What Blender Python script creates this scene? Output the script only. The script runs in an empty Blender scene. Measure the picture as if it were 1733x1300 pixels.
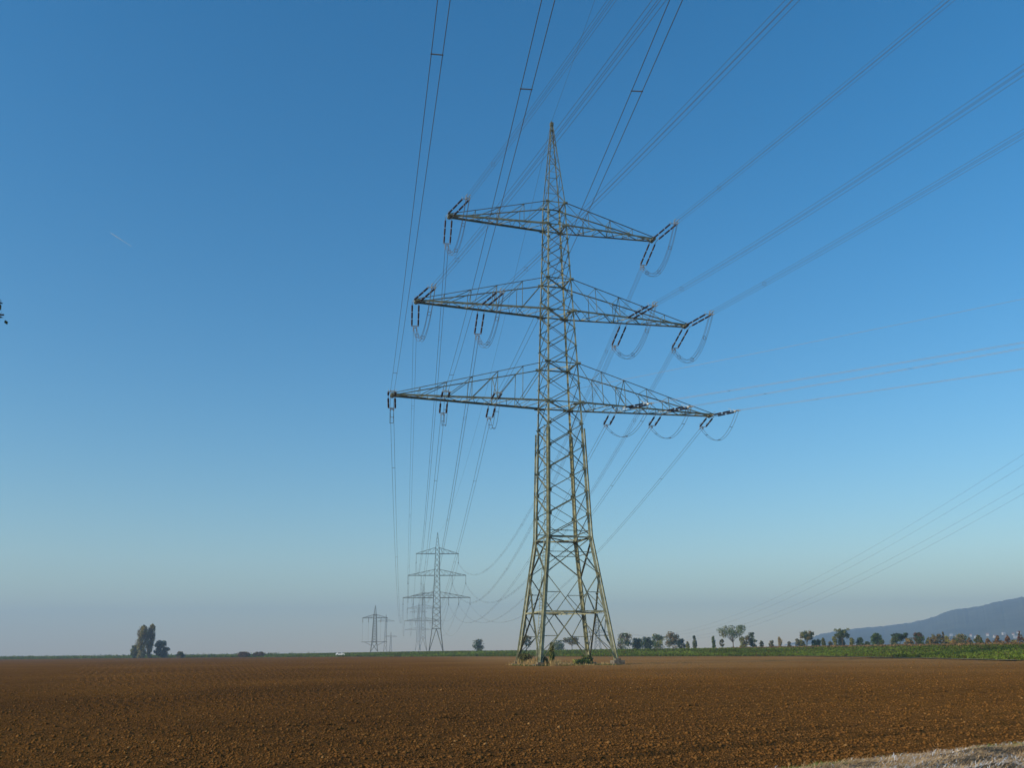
import bpy, math, random
import numpy as np
from mathutils import Matrix, Vector
R = math.radians
rng = np.random.default_rng(7)
random.seed(7)
scene = bpy.context.scene
COL = scene.collection

# ------------------------------------------------------------------ camera
F, PITCH, ROLL, EYE = 1510.0, 0.2914, 0.0108, 1.518
cp, sp, cr, sr = math.cos(PITCH), math.sin(PITCH), math.cos(ROLL), math.sin(ROLL)
fw = Vector((0, cp, sp)); up0 = Vector((0, -sp, cp)); ri0 = Vector((1, 0, 0))
ri = ri0 * cr - up0 * sr
up = ri0 * sr + up0 * cr
cam_d = bpy.data.cameras.new('camera'); cam = bpy.data.objects.new('camera', cam_d); COL.objects.link(cam)
m = Matrix.Identity(4)
for i in range(3):
    m[i][0], m[i][1], m[i][2] = ri[i], up[i], -fw[i]
m[2][3] = EYE
cam.matrix_world = m
cam_d.sensor_width = 36.0; cam_d.lens = F / 1733 * 36
cam_d.clip_start = 0.1; cam_d.clip_end = 60000
scene.camera = cam

def ray(x, y):
    """direction in the world of a point of the photograph (1733 px wide)"""
    X, Y = x - 866.5, y - 650
    Xp = X * cr - Y * sr; Yp = X * sr + Y * cr
    return np.array([Xp / F, cp + Yp / F * sp, sp - Yp / F * cp])
def at_depth(x, y, d):
    v = ray(x, y); return np.array([0, 0, EYE]) + v * d / v[1]

# ------------------------------------------------------------------ light
SUN_AZ, SUN_EL = R(241), R(23)
world = bpy.data.worlds.new('World'); scene.world = world; world.use_nodes = True
nt = world.node_tree; bg = nt.nodes['Background']
sky = nt.nodes.new('ShaderNodeTexSky'); sky.sky_type = 'NISHITA'; sky.sun_disc = False
sky.sun_elevation = SUN_EL; sky.sun_rotation = SUN_AZ
sky.altitude = 100; sky.air_density = 1.3; sky.dust_density = 0.0; sky.ozone_density = 4.0
hs = nt.nodes.new('ShaderNodeHueSaturation'); hs.inputs['Saturation'].default_value = 1.34; hs.inputs['Hue'].default_value = .497
nt.links.new(sky.outputs[0], hs.inputs['Color']); nt.links.new(hs.outputs[0], bg.inputs[0]); bg.inputs[1].default_value = 0.148
sd = bpy.data.lights.new('sun', 'SUN'); sd.energy = 5.0; sd.angle = R(0.5); sd.color = (1, .85, .60)
sun = bpy.data.objects.new('sun', sd); COL.objects.link(sun)
S = Vector((math.sin(SUN_AZ) * math.cos(SUN_EL), math.cos(SUN_AZ) * math.cos(SUN_EL), math.sin(SUN_EL)))
sun.rotation_euler = S.to_track_quat('Z', 'Y').to_euler()
sun.location = (-60, -30, 60)
vs = scene.view_settings
vs.view_transform = 'Standard'; vs.look = 'None'; vs.gamma = 1; vs.exposure = 0.0
scene.cycles.volume_bounces = 0
scene.cycles.max_bounces = 5

# ------------------------------------------------------------------ helpers
def tag(o, label=None, cat=None, group=None, kind=None):
    if label: o['label'] = label
    if cat: o['category'] = cat
    if group: o['group'] = group
    if kind: o['kind'] = kind
    return o
def empty(name, loc=(0, 0, 0), label=None, cat=None, group=None, mat=None):
    o = bpy.data.objects.new(name, None); COL.objects.link(o); o.empty_display_size = .5
    if mat is not None: o.matrix_world = mat
    else: o.location = tuple(float(v) for v in loc)
    return tag(o, label, cat, group)
def link(name, me, mat, parent=None):
    if mat is not None and not me.materials: me.materials.append(mat)
    o = bpy.data.objects.new(name, me); COL.objects.link(o)
    if parent is not None: o.parent = parent
    return o
def np_mesh(name, V, Fc, attrs=None, col=None, smooth=False):
    """V (n,3), Fc (m,k) constant face size"""
    V = np.asarray(V, np.float32); Fc = np.asarray(Fc, np.int32); k = Fc.shape[1]
    me = bpy.data.meshes.new(name)
    me.vertices.add(len(V)); me.vertices.foreach_set('co', V.ravel())
    me.loops.add(Fc.size); me.loops.foreach_set('vertex_index', Fc.ravel())
    me.polygons.add(len(Fc)); me.polygons.foreach_set('loop_start', np.arange(0, Fc.size, k, dtype=np.int32))
    me.polygons.foreach_set('loop_total', np.full(len(Fc), k, np.int32))
    if smooth: me.polygons.foreach_set('use_smooth', np.ones(len(Fc), bool))
    me.update(calc_edges=True)
    for n, a in (attrs or {}).items():
        at = me.attributes.new(n, 'FLOAT', 'POINT'); at.data.foreach_set('value', np.asarray(a, np.float32))
    if col is not None:
        at = me.attributes.new('col', 'FLOAT_COLOR', 'POINT')
        c = np.ones((len(V), 4), np.float32); c[:, :3] = col; at.data.foreach_set('color', c.ravel())
    return me

class MB:
    """collects bars, boxes and tubes; build() links them as ONE mesh object"""
    def __init__(s): s.v = []; s.f = []
    def add(s, vs, fs):
        n = len(s.v); s.v += [tuple(map(float, q)) for q in vs]; s.f += [tuple(i + n for i in f) for f in fs]
    def angle(s, p, q, w, t=None, n=(0, 1, 0), w2=None):
        """steel angle section from p to q: one flange lies in the face whose outward normal is n, the other points inward"""
        p = Vector(p); q = Vector(q); d = (q - p).normalized(); n = Vector(n)
        n = (n - d * n.dot(d)).normalized(); e1 = d.cross(n); e2 = -n
        t = t or max(.012, w * .12); w2 = w2 or w
        sec = [(0, 0), (w, 0), (w, t), (t, t), (t, w2), (0, w2)]
        vs = [b + e1 * (a - w / 2) + e2 * c for b in (p, q) for a, c in sec]
        fs = [(i, (i + 1) % 6, 6 + (i + 1) % 6, 6 + i) for i in range(6)]
        fs += [(0, 3, 2, 1), (0, 5, 4, 3), (6, 7, 8, 9), (6, 9, 10, 11)]
        s.add(vs, fs)
    def brace(s, p, q, w, n):
        """diagonal angle whose outstanding flange points out of the face along its lower edge"""
        p = Vector(p); q = Vector(q); d = (q - p).normalized(); n = Vector(n); n = (n - d * n.dot(d)).normalized(); e1 = d.cross(n)
        if e1.z < 0: e1 = -e1
        t = max(.012, w * .12); f = w * .55; g = w * 1.2
        sec = [(0, 0), (f, 0), (f, t), (t, t), (t, g), (0, g)]
        vs = [b + e1 * (a - f / 2) + n * c for b in (p, q) for a, c in sec]
        fs = [(i, (i + 1) % 6, 6 + (i + 1) % 6, 6 + i) for i in range(6)] + [(0, 3, 2, 1), (0, 5, 4, 3), (6, 7, 8, 9), (6, 9, 10, 11)]
        s.add(vs, fs)
    def corner(s, p, q, w, t, dx, dy):
        """leg angle: heel on the corner, flanges running along -dx and -dy (both in plan)"""
        p = Vector(p); q = Vector(q); d = (q - p).normalized()
        e1 = Vector((-dx, 0, 0)); e1 = (e1 - d * e1.dot(d)).normalized()
        e2 = Vector((0, -dy, 0)); e2 = (e2 - d * e2.dot(d)).normalized()
        sec = [(0, 0), (w, 0), (w, t), (t, t), (t, w), (0, w)]
        vs = [b + e1 * a + e2 * c for b in (p, q) for a, c in sec]
        fs = [(i, (i + 1) % 6, 6 + (i + 1) % 6, 6 + i) for i in range(6)]
        fs += [(0, 3, 2, 1), (0, 5, 4, 3), (6, 7, 8, 9), (6, 9, 10, 11)]
        s.add(vs, fs)
    def bar(s, p, q, w, h=None, n=(0, 0, 1)):
        p = Vector(p); q = Vector(q); d = (q - p).normalized(); n = Vector(n)
        if abs(d.dot(n)) > .98: n = Vector((1, 0, 0))
        e1 = d.cross(n).normalized(); e2 = e1.cross(d); h = h or w
        vs = [b + e1 * a * w / 2 + e2 * c * h / 2 for b in (p, q) for a, c in ((-1, -1), (1, -1), (1, 1), (-1, 1))]
        s.add(vs, [(0, 1, 2, 3), (7, 6, 5, 4), (0, 4, 5, 1), (1, 5, 6, 2), (2, 6, 7, 3), (3, 7, 4, 0)])
    def box(s, c, sz): s.bar(Vector(c) - Vector((0, 0, sz[2] / 2)), Vector(c) + Vector((0, 0, sz[2] / 2)), sz[1], sz[0], n=(1, 0, 0)) if False else s._box(c, sz)
    def _box(s, c, sz):
        x, y, z = c; a, b, h = (k / 2 for k in sz)
        vs = [(x + i * a, y + j * b, z + k * h) for k in (-1, 1) for i, j in ((-1, -1), (1, -1), (1, 1), (-1, 1))]
        s.add(vs, [(3, 2, 1, 0), (4, 5, 6, 7), (0, 1, 5, 4), (1, 2, 6, 5), (2, 3, 7, 6), (3, 0, 4, 7)])
    def tube(s, pts, r, k=6, caps=True):
        P = [Vector(p) for p in pts]; n0 = len(P)
        rr = r if hasattr(r, '__len__') else [r] * n0
        vs = []
        for i, p in enumerate(P):
            d = (P[min(i + 1, n0 - 1)] - P[max(i - 1, 0)]).normalized()
            a = Vector((0, 0, 1)) if abs(d.z) < .95 else Vector((1, 0, 0))
            e1 = d.cross(a).normalized(); e2 = e1.cross(d)
            for j in range(k):
                t = 2 * math.pi * j / k; vs.append(p + (e1 * math.cos(t) + e2 * math.sin(t)) * rr[i])
        fs = [(i * k + j, i * k + (j + 1) % k, (i + 1) * k + (j + 1) % k, (i + 1) * k + j) for i in range(n0 - 1) for j in range(k)]
        if caps: fs += [tuple(range(k))[::-1], tuple((n0 - 1) * k + j for j in range(k))]
        s.add(vs, fs)
    def mesh(s, name, smooth=False):
        me = bpy.data.meshes.new(name); me.from_pydata(s.v, [], s.f)
        if smooth: me.polygons.foreach_set('use_smooth', [True] * len(me.polygons))
        me.update(); return me
    def build(s, name, mat, parent=None, smooth=False): return link(name, s.mesh(name, smooth), mat, parent)

# ------------------------------------------------------------------ materials
def mat_new(name):
    M = bpy.data.materials.new(name); M.use_nodes = True
    return M, M.node_tree, M.node_tree.nodes['Principled BSDF']
def mat_noise(name, c1, c2, scale=3, rough=.7, metal=0, bump=0, bscale=40, spec=.3, detail=6):
    M, t, b = mat_new(name)
    tc = t.nodes.new('ShaderNodeTexCoord'); n = t.nodes.new('ShaderNodeTexNoise')
    n.inputs['Scale'].default_value = scale; n.inputs['Detail'].default_value = detail
    r = t.nodes.new('ShaderNodeValToRGB'); r.color_ramp.elements[0].position = .35; r.color_ramp.elements[1].position = .65
    r.color_ramp.elements[0].color = (*c1, 1); r.color_ramp.elements[1].color = (*c2, 1)
    t.links.new(tc.outputs['Object'], n.inputs['Vector']); t.links.new(n.outputs['Fac'], r.inputs[0]); t.links.new(r.outputs[0], b.inputs['Base Color'])
    b.inputs['Roughness'].default_value = rough; b.inputs['Metallic'].default_value = metal; b.inputs['Specular IOR Level'].default_value = spec
    if bump:
        n2 = t.nodes.new('ShaderNodeTexNoise'); n2.inputs['Scale'].default_value = bscale; n2.inputs['Detail'].default_value = 5
        bp = t.nodes.new('ShaderNodeBump'); bp.inputs['Strength'].default_value = bump
        t.links.new(tc.outputs['Object'], n2.inputs['Vector']); t.links.new(n2.outputs['Fac'], bp.inputs['Height']); t.links.new(bp.outputs[0], b.inputs['Normal'])
    return M
def mat_flat(name, c, rough=.6, metal=0, spec=.4):
    return mat_noise(name, tuple(k * .85 for k in c), tuple(min(1, k * 1.1) for k in c), 6, rough, metal, 0, 40, spec)
STEEL_LOW = mat_noise('weathered_steel', (.20, .205, .125), (.41, .405, .27), 2.2, .62, .15)
STEEL = mat_noise('galvanised_steel', (.10, .11, .072), (.24, .245, .165), 1.6, .58, .2)
STEEL_FAR = mat_noise('grey_steel', (.045, .05, .045), (.085, .09, .075), .8, .7, .1)
PORCELAIN = mat_flat('brown_porcelain', (.028, .012, .010), .5, 0, .25)
FITTING = mat_flat('zinc_fitting', (.42, .43, .42), .4, .5)
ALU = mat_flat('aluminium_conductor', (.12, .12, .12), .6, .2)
ALU_LIT = mat_flat('sunlit_aluminium_conductor', (.33, .30, .27), .5, .2)  # same aluminium, with sunlight put into its colour: lighter and warmer
CONCRETE = mat_noise('concrete', (.09, .075, .055), (.20, .175, .14), 3, .9, 0, .3, 12)
BARK = mat_noise('bark', (.05, .04, .03), (.10, .08, .06), 8, .9)

def leaf_mat(name):
    M, t, b = mat_new(name)
    a = t.nodes.new('ShaderNodeAttribute'); a.attribute_name = 'col'
    t.links.new(a.outputs['Color'], b.inputs['Base Color']); b.inputs['Roughness'].default_value = .8; b.inputs['Specular IOR Level'].default_value = .08
    tr = t.nodes.new('ShaderNodeBsdfTranslucent'); t.links.new(a.outputs['Color'], tr.inputs['Color'])
    mx = t.nodes.new('ShaderNodeMixShader'); mx.inputs[0].default_value = .3
    t.links.new(b.outputs[0], mx.inputs[1]); t.links.new(tr.outputs[0], mx.inputs[2])
    t.links.new(mx.outputs[0], t.nodes['Material Output'].inputs['Surface'])
    return M
LEAF = leaf_mat('leaves')
GRASS = leaf_mat('grass_blades')

# ------------------------------------------------------------------ ground shape
EDGE = np.array([(40, 55), (54, 99), (56, 129), (57, 160), (56, 185), (43, 207), (27, 232), (0, 285), (-72, 405), (-160, 500), (-300, 600), (-430, 640), (-650, 640)], float)
eth = np.arctan2(EDGE[:, 0], EDGE[:, 1]); erd = np.hypot(EDGE[:, 0], EDGE[:, 1]); o_ = np.argsort(eth); eth, erd = eth[o_], erd[o_]
def edge_r(th):
    """distance from the camera's foot to the far edge of the ploughed field in a direction"""
    th = np.asarray(th, float); out = np.full(th.shape, 640.0)
    for i in range(len(EDGE) - 1):
        a, b = EDGE[i], EDGE[i + 1]; e = b - a
        d = np.stack([np.sin(th), np.cos(th)], -1)
        den = d[..., 0] * e[1] - d[..., 1] * e[0]; den = np.where(abs(den) < 1e-9, 1e-9, den)
        r = (a[0] * e[1] - a[1] * e[0]) / den; u = (a[0] * d[..., 1] - a[1] * d[..., 0]) / den
        ok = (u >= 0) & (u <= 1) & (r > 0); out = np.where(ok, np.minimum(out, r), out)
    return out
TAB = rng.random((256, 256))
def vnoise(x, y):
    xi = np.floor(x).astype(int); yi = np.floor(y).astype(int); fx = x - xi; fy = y - yi
    fx = fx * fx * (3 - 2 * fx); fy = fy * fy * (3 - 2 * fy)
    g = lambda a, b: TAB[a & 255, b & 255]
    return (g(xi, yi) * (1 - fx) + g(xi + 1, yi) * fx) * (1 - fy) + (g(xi, yi + 1) * (1 - fx) + g(xi + 1, yi + 1) * fx) * fy
def fbm(x, y, n=4):
    s = 0; a = .5
    for i in range(n): s = s + a * vnoise(x * 2 ** i + 17 * i, y * 2 ** i + 5 * i); a *= .5
    return s
def sstep(t): t = np.clip(t, 0, 1); return t * t * (3 - 2 * t)
def gz(x, y):
    """height of the ground beyond the field"""
    x = np.asarray(x, float); y = np.asarray(y, float)
    th = np.arctan2(x, y); r = np.hypot(x, y); e = r - edge_r(th)
    A = .95 + .45 * sstep((x + .10 * y + 90) / 110) + .45 * sstep((r - 420) / 300) * sstep((x + 160) / 100)
    z = A * sstep(e / 75) + .15 * (fbm(x / 30, y / 30, 2) - .4) * sstep(e / 30)
    return np.where((y > 0) & (e > 0), z, 0)
def gzf(x, y): return float(gz(np.array([x]), np.array([y]))[0])

# ---- ground sheet
th = np.r_[np.linspace(-math.pi, -1.2, 25)[:-1], np.linspace(-1.2, 1.2, 241), np.linspace(1.2, math.pi, 25)[1:]]
fr = np.r_[0.02, .2, .5, .8, .97, .999, 1.002, 1.02, 1.05, 1.09, 1.13, 1.18, 1.24, 1.3, 1.4, 1.6, 2, 2.6, 3.5, 5]
Rr = edge_r(th)[:, None] * fr[None, :]
Rr = np.concatenate([Rr, np.full((len(th), 1), 5200.0)], 1)
back = abs(th) > 1.5
Rr[back] = np.r_[np.linspace(2, 540, len(fr)), 560][None, :]
X = Rr * np.sin(th)[:, None]; Y = Rr * np.cos(th)[:, None]
Z = gz(X, Y); Z = np.where((Rr < edge_r(th)[:, None]) & ~back[:, None], -.12, Z); Z[back] = -.02
nr = Rr.shape[1]; n_t = len(th)
idx = np.arange(n_t * nr).reshape(n_t, nr)
Fq = np.stack([idx[:-1, :-1], idx[:-1, 1:], idx[1:, 1:], idx[1:, :-1]], -1).reshape(-1, 4)[:, ::-1]
M_GROUND = mat_noise('green_ground', (.035, .06, .015), (.09, .105, .035), .12, .9, 0, .4, 3)
tag(link('ground', np_mesh('ground', np.stack([X, Y, Z], -1).reshape(-1, 3), Fq, smooth=True), M_GROUND), kind='structure')

# ---- ploughed field: relief of drill rows, wheel tracks and lumps
ROWA = R(32); rc_, rs_ = math.cos(ROWA), math.sin(ROWA)
def field_h(x, y):
    u = x * rc_ + y * rs_; v = -x * rs_ + y * rc_
    v2 = v + .25 * fbm(u / 9, v / 9, 2)
    h = .10 * (fbm(x / 7, y / 7, 3) - .45) + .050 * (fbm(x / .9 + 9, y / .9, 3) - .45) + .042 * (fbm(x / .14, y / .14 + 40, 3) - .45)
    h += .010 * np.cos(v2 / .30 * 2 * math.pi)
    for off, per, dep, wd in ((1.1, 3.0, .12, .13), (2.45, 9.0, .19, .21)):
        q = (v2 - off) % per; q = np.minimum(q, per - q)
        h -= dep * np.exp(-(q / wd) ** 2) * (.4 + 1.0 * vnoise(u / 2.5, np.floor((v2 - off) / per + .5) * 7.3))
    return h
th = np.r_[np.linspace(-1.45, -.63, 60)[:-1], np.linspace(-.63, .63, 1100), np.linspace(.63, 1.45, 60)[1:]]
s = np.linspace(0, 1, 560)
R1 = edge_r(th); R0 = 5.0
Rr = R0 * (R1 / R0)[:, None] ** s[None, :]
X = Rr * np.sin(th)[:, None]; Y = Rr * np.cos(th)[:, None]
Z = field_h(X, Y) * (1 - sstep((Rr / R1[:, None] - .97) / .03))
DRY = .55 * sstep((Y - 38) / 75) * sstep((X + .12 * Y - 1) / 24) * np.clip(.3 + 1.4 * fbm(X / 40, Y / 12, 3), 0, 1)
nr = len(s); idx = np.arange(len(th) * nr).reshape(len(th), nr)
Fq = np.stack([idx[:-1, :-1], idx[:-1, 1:], idx[1:, 1:], idx[1:, :-1]], -1).reshape(-1, 4)[:, ::-1]
def darken(x, y): return .60 * np.clip(.35 + 1.3 * fbm(x / 9 + 30, y / 14, 3), .3, 1) * (1 - .72 * sstep((x + .30 * y - 4) / 26)) * (1 - .5 * sstep((y - 25) / 90))  # patchy mask: soil colour gets darker to the left and towards the camera
def soil_mat(name, bump):
    M, t, b = mat_new(name)
    tc = t.nodes.new('ShaderNodeTexCoord'); L = t.links.new
    def noise(sc, det=6): n = t.nodes.new('ShaderNodeTexNoise'); n.inputs['Scale'].default_value = sc; n.inputs['Detail'].default_value = det; L(tc.outputs['Object'], n.inputs['Vector']); return n
    n1 = noise(.05, 5); n2 = noise(2.5, 8)
    r = t.nodes.new('ShaderNodeValToRGB'); e = r.color_ramp.elements
    e[0].position = .3; e[0].color = (.120, .053, .014, 1); e[1].position = .7; e[1].color = (.310, .138, .033, 1)
    mx = t.nodes.new('ShaderNodeMix'); mx.data_type = 'FLOAT'; mx.inputs[0].default_value = .55
    L(n1.outputs['Fac'], mx.inputs[2]); L(n2.outputs['Fac'], mx.inputs[3]); L(mx.outputs[0], r.inputs[0])
    at = t.nodes.new('ShaderNodeAttribute'); at.attribute_name = 'tint'
    dm = t.nodes.new('ShaderNodeAttribute'); dm.attribute_name = 'darken'; c3 = t.nodes.new('ShaderNodeMix'); c3.data_type = 'RGBA'; L(dm.outputs['Fac'], c3.inputs[0]); L(r.outputs[0], c3.inputs[6]); c3.inputs[7].default_value = (.050, .027, .014, 1)
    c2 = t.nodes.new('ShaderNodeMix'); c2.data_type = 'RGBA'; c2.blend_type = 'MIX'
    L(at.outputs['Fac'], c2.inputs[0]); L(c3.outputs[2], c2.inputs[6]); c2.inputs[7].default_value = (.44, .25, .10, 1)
    L(c2.outputs[2], b.inputs['Base Color'])
    b.inputs['Roughness'].default_value = 1.0; b.inputs['Specular IOR Level'].default_value = 0.0
    if bump:
        n3 = noise(14, 6); n4 = noise(1.3, 4)
        ad = t.nodes.new('ShaderNodeMath'); ad.operation = 'ADD'; L(n3.outputs['Fac'], ad.inputs[0]); L(n4.outputs['Fac'], ad.inputs[1])
        bp = t.nodes.new('ShaderNodeBump'); bp.inputs['Strength'].default_value = bump; bp.inputs['Distance'].default_value = .06
        L(ad.outputs[0], bp.inputs['Height']); L(bp.outputs[0], b.inputs['Normal'])
    return M
SOIL = soil_mat('ploughed_soil', .9); CLOD = soil_mat('soil_clods', 0)
tag(link('ploughed_field', np_mesh('ploughed_field', np.stack([X, Y, Z], -1).reshape(-1, 3), Fq, {'tint': DRY.ravel(), 'darken': darken(X, Y).ravel()}), SOIL), kind='structure')

# ---- loose clods lying on the field (nobody could count them)
def clods():
    octv = np.array([(1, 0, 0), (-1, 0, 0), (0, 1, 0), (0, -1, 0), (0, 0, 1), (0, 0, -1)], float)
    octf = np.array([(4, 0, 2), (4, 2, 1), (4, 1, 3), (4, 3, 0), (5, 2, 0), (5, 1, 2), (5, 3, 1), (5, 0, 3)])
    N = 300000
    q = rng.random(N); r = (11.0 ** -.6 * (1 - q) + 125.0 ** -.6 * q) ** (-1 / .6)
    t = rng.uniform(-.66, .66, N); x = r * np.sin(t); y = r * np.cos(t)
    patch = fbm(x / 1.6, y / 1.6, 2)
    keep = (rng.random(N) < .25 + 1.6 * np.clip(patch - .3, 0, 1)) & (-x * rs_ + y * rc_ > 8.9)
    keep &= rng.random(N) > sstep((r - 45) / 80)
    keep |= (rng.random(N) < .4 * (1 - sstep((r - 45) / 80))) & (-x * rs_ + y * rc_ > 8.9)
    vv = -x * rs_ + y * rc_; vv = vv + .25 * fbm((x * rc_ + y * rs_) / 9, vv / 9, 2)
    for off, per, wd in ((1.1, 3.0, .13), (2.45, 9.0, .22)):
        q = (vv - off) % per; keep &= (np.minimum(q, per - q) > wd) | (rng.random(N) < .25)
    x, y, r = x[keep], y[keep], r[keep]; N = len(x)
    sz = np.clip(rng.lognormal(math.log(.0092), .56, N), .005, .036) * (1 + r / 60)
    V = octv[None] * rng.uniform(.6, 1.25, (N, 6, 1)) + rng.uniform(-.25, .25, (N, 6, 3))
    a = rng.uniform(0, 6.28, N); c, s_ = np.cos(a)[:, None], np.sin(a)[:, None]
    V = np.stack([V[..., 0] * c - V[..., 1] * s_, V[..., 0] * s_ + V[..., 1] * c, V[..., 2] * .7], -1) * sz[:, None, None]
    V += np.stack([x, y, field_h(x, y) + sz * .25], -1)[:, None, :]
    Fc = octf[None] + (np.arange(N) * 6)[:, None, None]
    tint = np.where(rng.random(N) < .025, rng.uniform(.2, .7, N), rng.uniform(0, .10, N)).repeat(6)
    return np_mesh('soil_clods', V.reshape(-1, 3), Fc.reshape(-1, 3), {'tint': tint, 'darken': darken(x, y).repeat(6) * .75})
tag(link('soil_clods', clods(), CLOD), 'loose lumps of brown soil scattered over the ploughed field', 'soil', kind='stuff')

# ---- frosted grass verge at the near right corner, with a strip of ground under it
def vh(u, v): return fbm(u / .75 + 2, v / .38 + 8, 3)
def verge():
    W = 9.0; d = np.array([rc_, rs_]); nrm = np.array([-rs_, rc_])
    us = np.linspace(-6, 26, 260); wv = np.linspace(-1, 0, 60) * W
    off = 8.56 + .25 * (fbm(us / 1.2, us * 0 + 3, 3) - .5)
    U, Wv = np.meshgrid(us, wv, indexing='ij'); Vv = off[:, None] + Wv
    X = U * d[0] + Vv * nrm[0]; Y = U * d[1] + Vv * nrm[1]
    Z = .02 + .27 * (vh(U, Vv) - .2) * sstep(-Wv / .5)
    idx = np.arange(X.size).reshape(X.shape)
    Fq = np.stack([idx[:-1, :-1], idx[1:, :-1], idx[1:, 1:], idx[:-1, 1:]], -1).reshape(-1, 4)
    o = link('grass_verge', np_mesh('grass_verge', np.stack([X, Y, Z], -1).reshape(-1, 3), Fq, smooth=True), mat_noise('verge_soil', (.05, .045, .03), (.12, .10, .065), 6, .95, 0, .5, 20))
    tag(o, kind='structure')
    N = 150000
    u = rng.uniform(1, 15, N); v = -np.abs(rng.beta(1.1, 2.6, N)) * 5.5
    v = np.where(rng.random(N) < .05, rng.normal(0.05, .12, N), v)
    tuft = fbm(u / .35 + 3, v / .35, 2); k = rng.random(N) < .35 + 1.4 * np.clip(tuft - .35, 0, 1); u, v, tuft = u[k], v[k], tuft[k]; N = len(u)
    x = u * d[0] + (8.56 + v) * nrm[0]; y = u * d[1] + (8.56 + v) * nrm[1]
    z = .025 + .27 * (vh(u, 8.56 + v) - .2) * sstep(-v / .5)
    L = rng.uniform(.05, .15, N) * (.5 + tuft); a = 3.1 * fbm(u / .6, v / .5 + 30, 2) - 1.0 + rng.normal(0, .8, N); lean = rng.uniform(.95, 1.6, N)
    w = rng.uniform(.0018, .004, N)
    P = []
    for q in (0, .5, 1):
        hx = L * q * np.sin(lean * (.5 + .6 * q)); P.append(np.stack([x + hx * np.cos(a), y + hx * np.sin(a), z + L * q * np.cos(lean * (.45 + .6 * q)) * .9], -1))
    sd_ = np.stack([-np.sin(a), np.cos(a), 0 * a], -1)
    V = np.stack([P[0] - sd_ * w[:, None], P[0] + sd_ * w[:, None], P[1] + sd_ * w[:, None] * .8, P[1] - sd_ * w[:, None] * .8, P[2] + sd_ * w[:, None] * .2, P[2] - sd_ * w[:, None] * .2], 1)
    Fc = np.array([(0, 1, 2, 3), (3, 2, 4, 5)])[None] + (np.arange(N) * 6)[:, None, None]
    straw = np.array([.48, .34, .19]); frost = np.array([.58, .60, .63]); green = np.array([.10, .16, .03]); tan = np.array([.34, .22, .11])
    fz = fbm(u / 1.1 + 7, v / .8, 2); q = rng.random(N)
    col = np.where((q < .35)[:, None], straw, np.where((q < .52 + .5 * (fz - .45))[:, None], frost, tan))
    gm = (v > -.55) & (fbm(u / 1.3, v / .5 + 9, 2) > .405); col = np.where((gm & (rng.random(N) < .75))[:, None], green, col)
    col = col * rng.uniform(1.1, 1.75, (N, 1))
    me = np_mesh('frosted_grass', V.reshape(-1, 3), Fc.reshape(-1, 4), col=col.repeat(6, 0))
    tag(link('frosted_grass', me, GRASS), 'flattened dead grass rimmed with frost on the verge in the near right corner', 'grass', kind='stuff')
verge()

# ---- green crop on the slope beyond the field and its pale verge
def strip(name, off0, off1, z0, mat):
    P = []
    pts = EDGE[1:8]
    dn = np.array([pts[min(i + 1, len(pts) - 1)] - pts[max(i - 1, 0)] for i in range(len(pts))]); dn /= np.hypot(*dn.T)[:, None]
    nn = np.stack([dn[:, 1], -dn[:, 0]], -1)
    t = np.linspace(0, len(pts) - 1, 120); f = lambda A: np.stack([np.interp(t, range(len(pts)), A[:, i]) for i in (0, 1)], -1)
    p, n = f(pts), f(nn); wob = (.5 * (fbm(t * 4, t * 0, 3) - .45))[:, None]
    V = np.concatenate([np.c_[p + n * (off0 + wob), np.full(120, z0)], np.c_[p + n * (off1 + wob), np.full(120, z0)]])
    Fq = [(i, i + 1, 121 + i, 120 + i) for i in range(119)]
    tag(link(name, np_mesh(name, V, np.array(Fq)), mat), kind='structure')
strip('path', -1.7, .3, .10, mat_noise('dry_verge', (.17, .115, .045), (.30, .215, .09), .9, .95, 0, .4, 9))
def leaf_cards(base, h, w, col, nleaf, spread, lsz, seed=1):
    """plants as fans of small leaf faces; base (n,3), h, w (n)"""
    g = np.random.default_rng(seed); n = len(base)
    ctr = base[:, None, :] + np.stack([g.normal(0, .38, (n, nleaf)) * w[:, None], g.normal(0, .38, (n, nleaf)) * w[:, None], g.uniform(.15, 1, (n, nleaf)) * h[:, None]], -1)
    ctr = ctr.reshape(-1, 3); k = len(ctr)
    s_ = (lsz[:, None] * g.uniform(.6, 1.3, (n, nleaf))).reshape(-1)
    a = g.normal(0, 1, (k, 3)); a /= np.linalg.norm(a, axis=1)[:, None]
    b = np.cross(a, g.normal(0, 1, (k, 3))); b /= np.linalg.norm(b, axis=1)[:, None]
    V = np.stack([ctr - a * s_[:, None], ctr + b * s_[:, None] * .55, ctr + a * s_[:, None], ctr - b * s_[:, None] * .55], 1)
    Fc = np.arange(k * 4).reshape(k, 4)
    c = (col[:, None, :] * g.uniform(.7, 1.3, (n, nleaf, 1))).reshape(-1, 3).repeat(4, 0)
    return V.reshape(-1, 3), Fc, c
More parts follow.
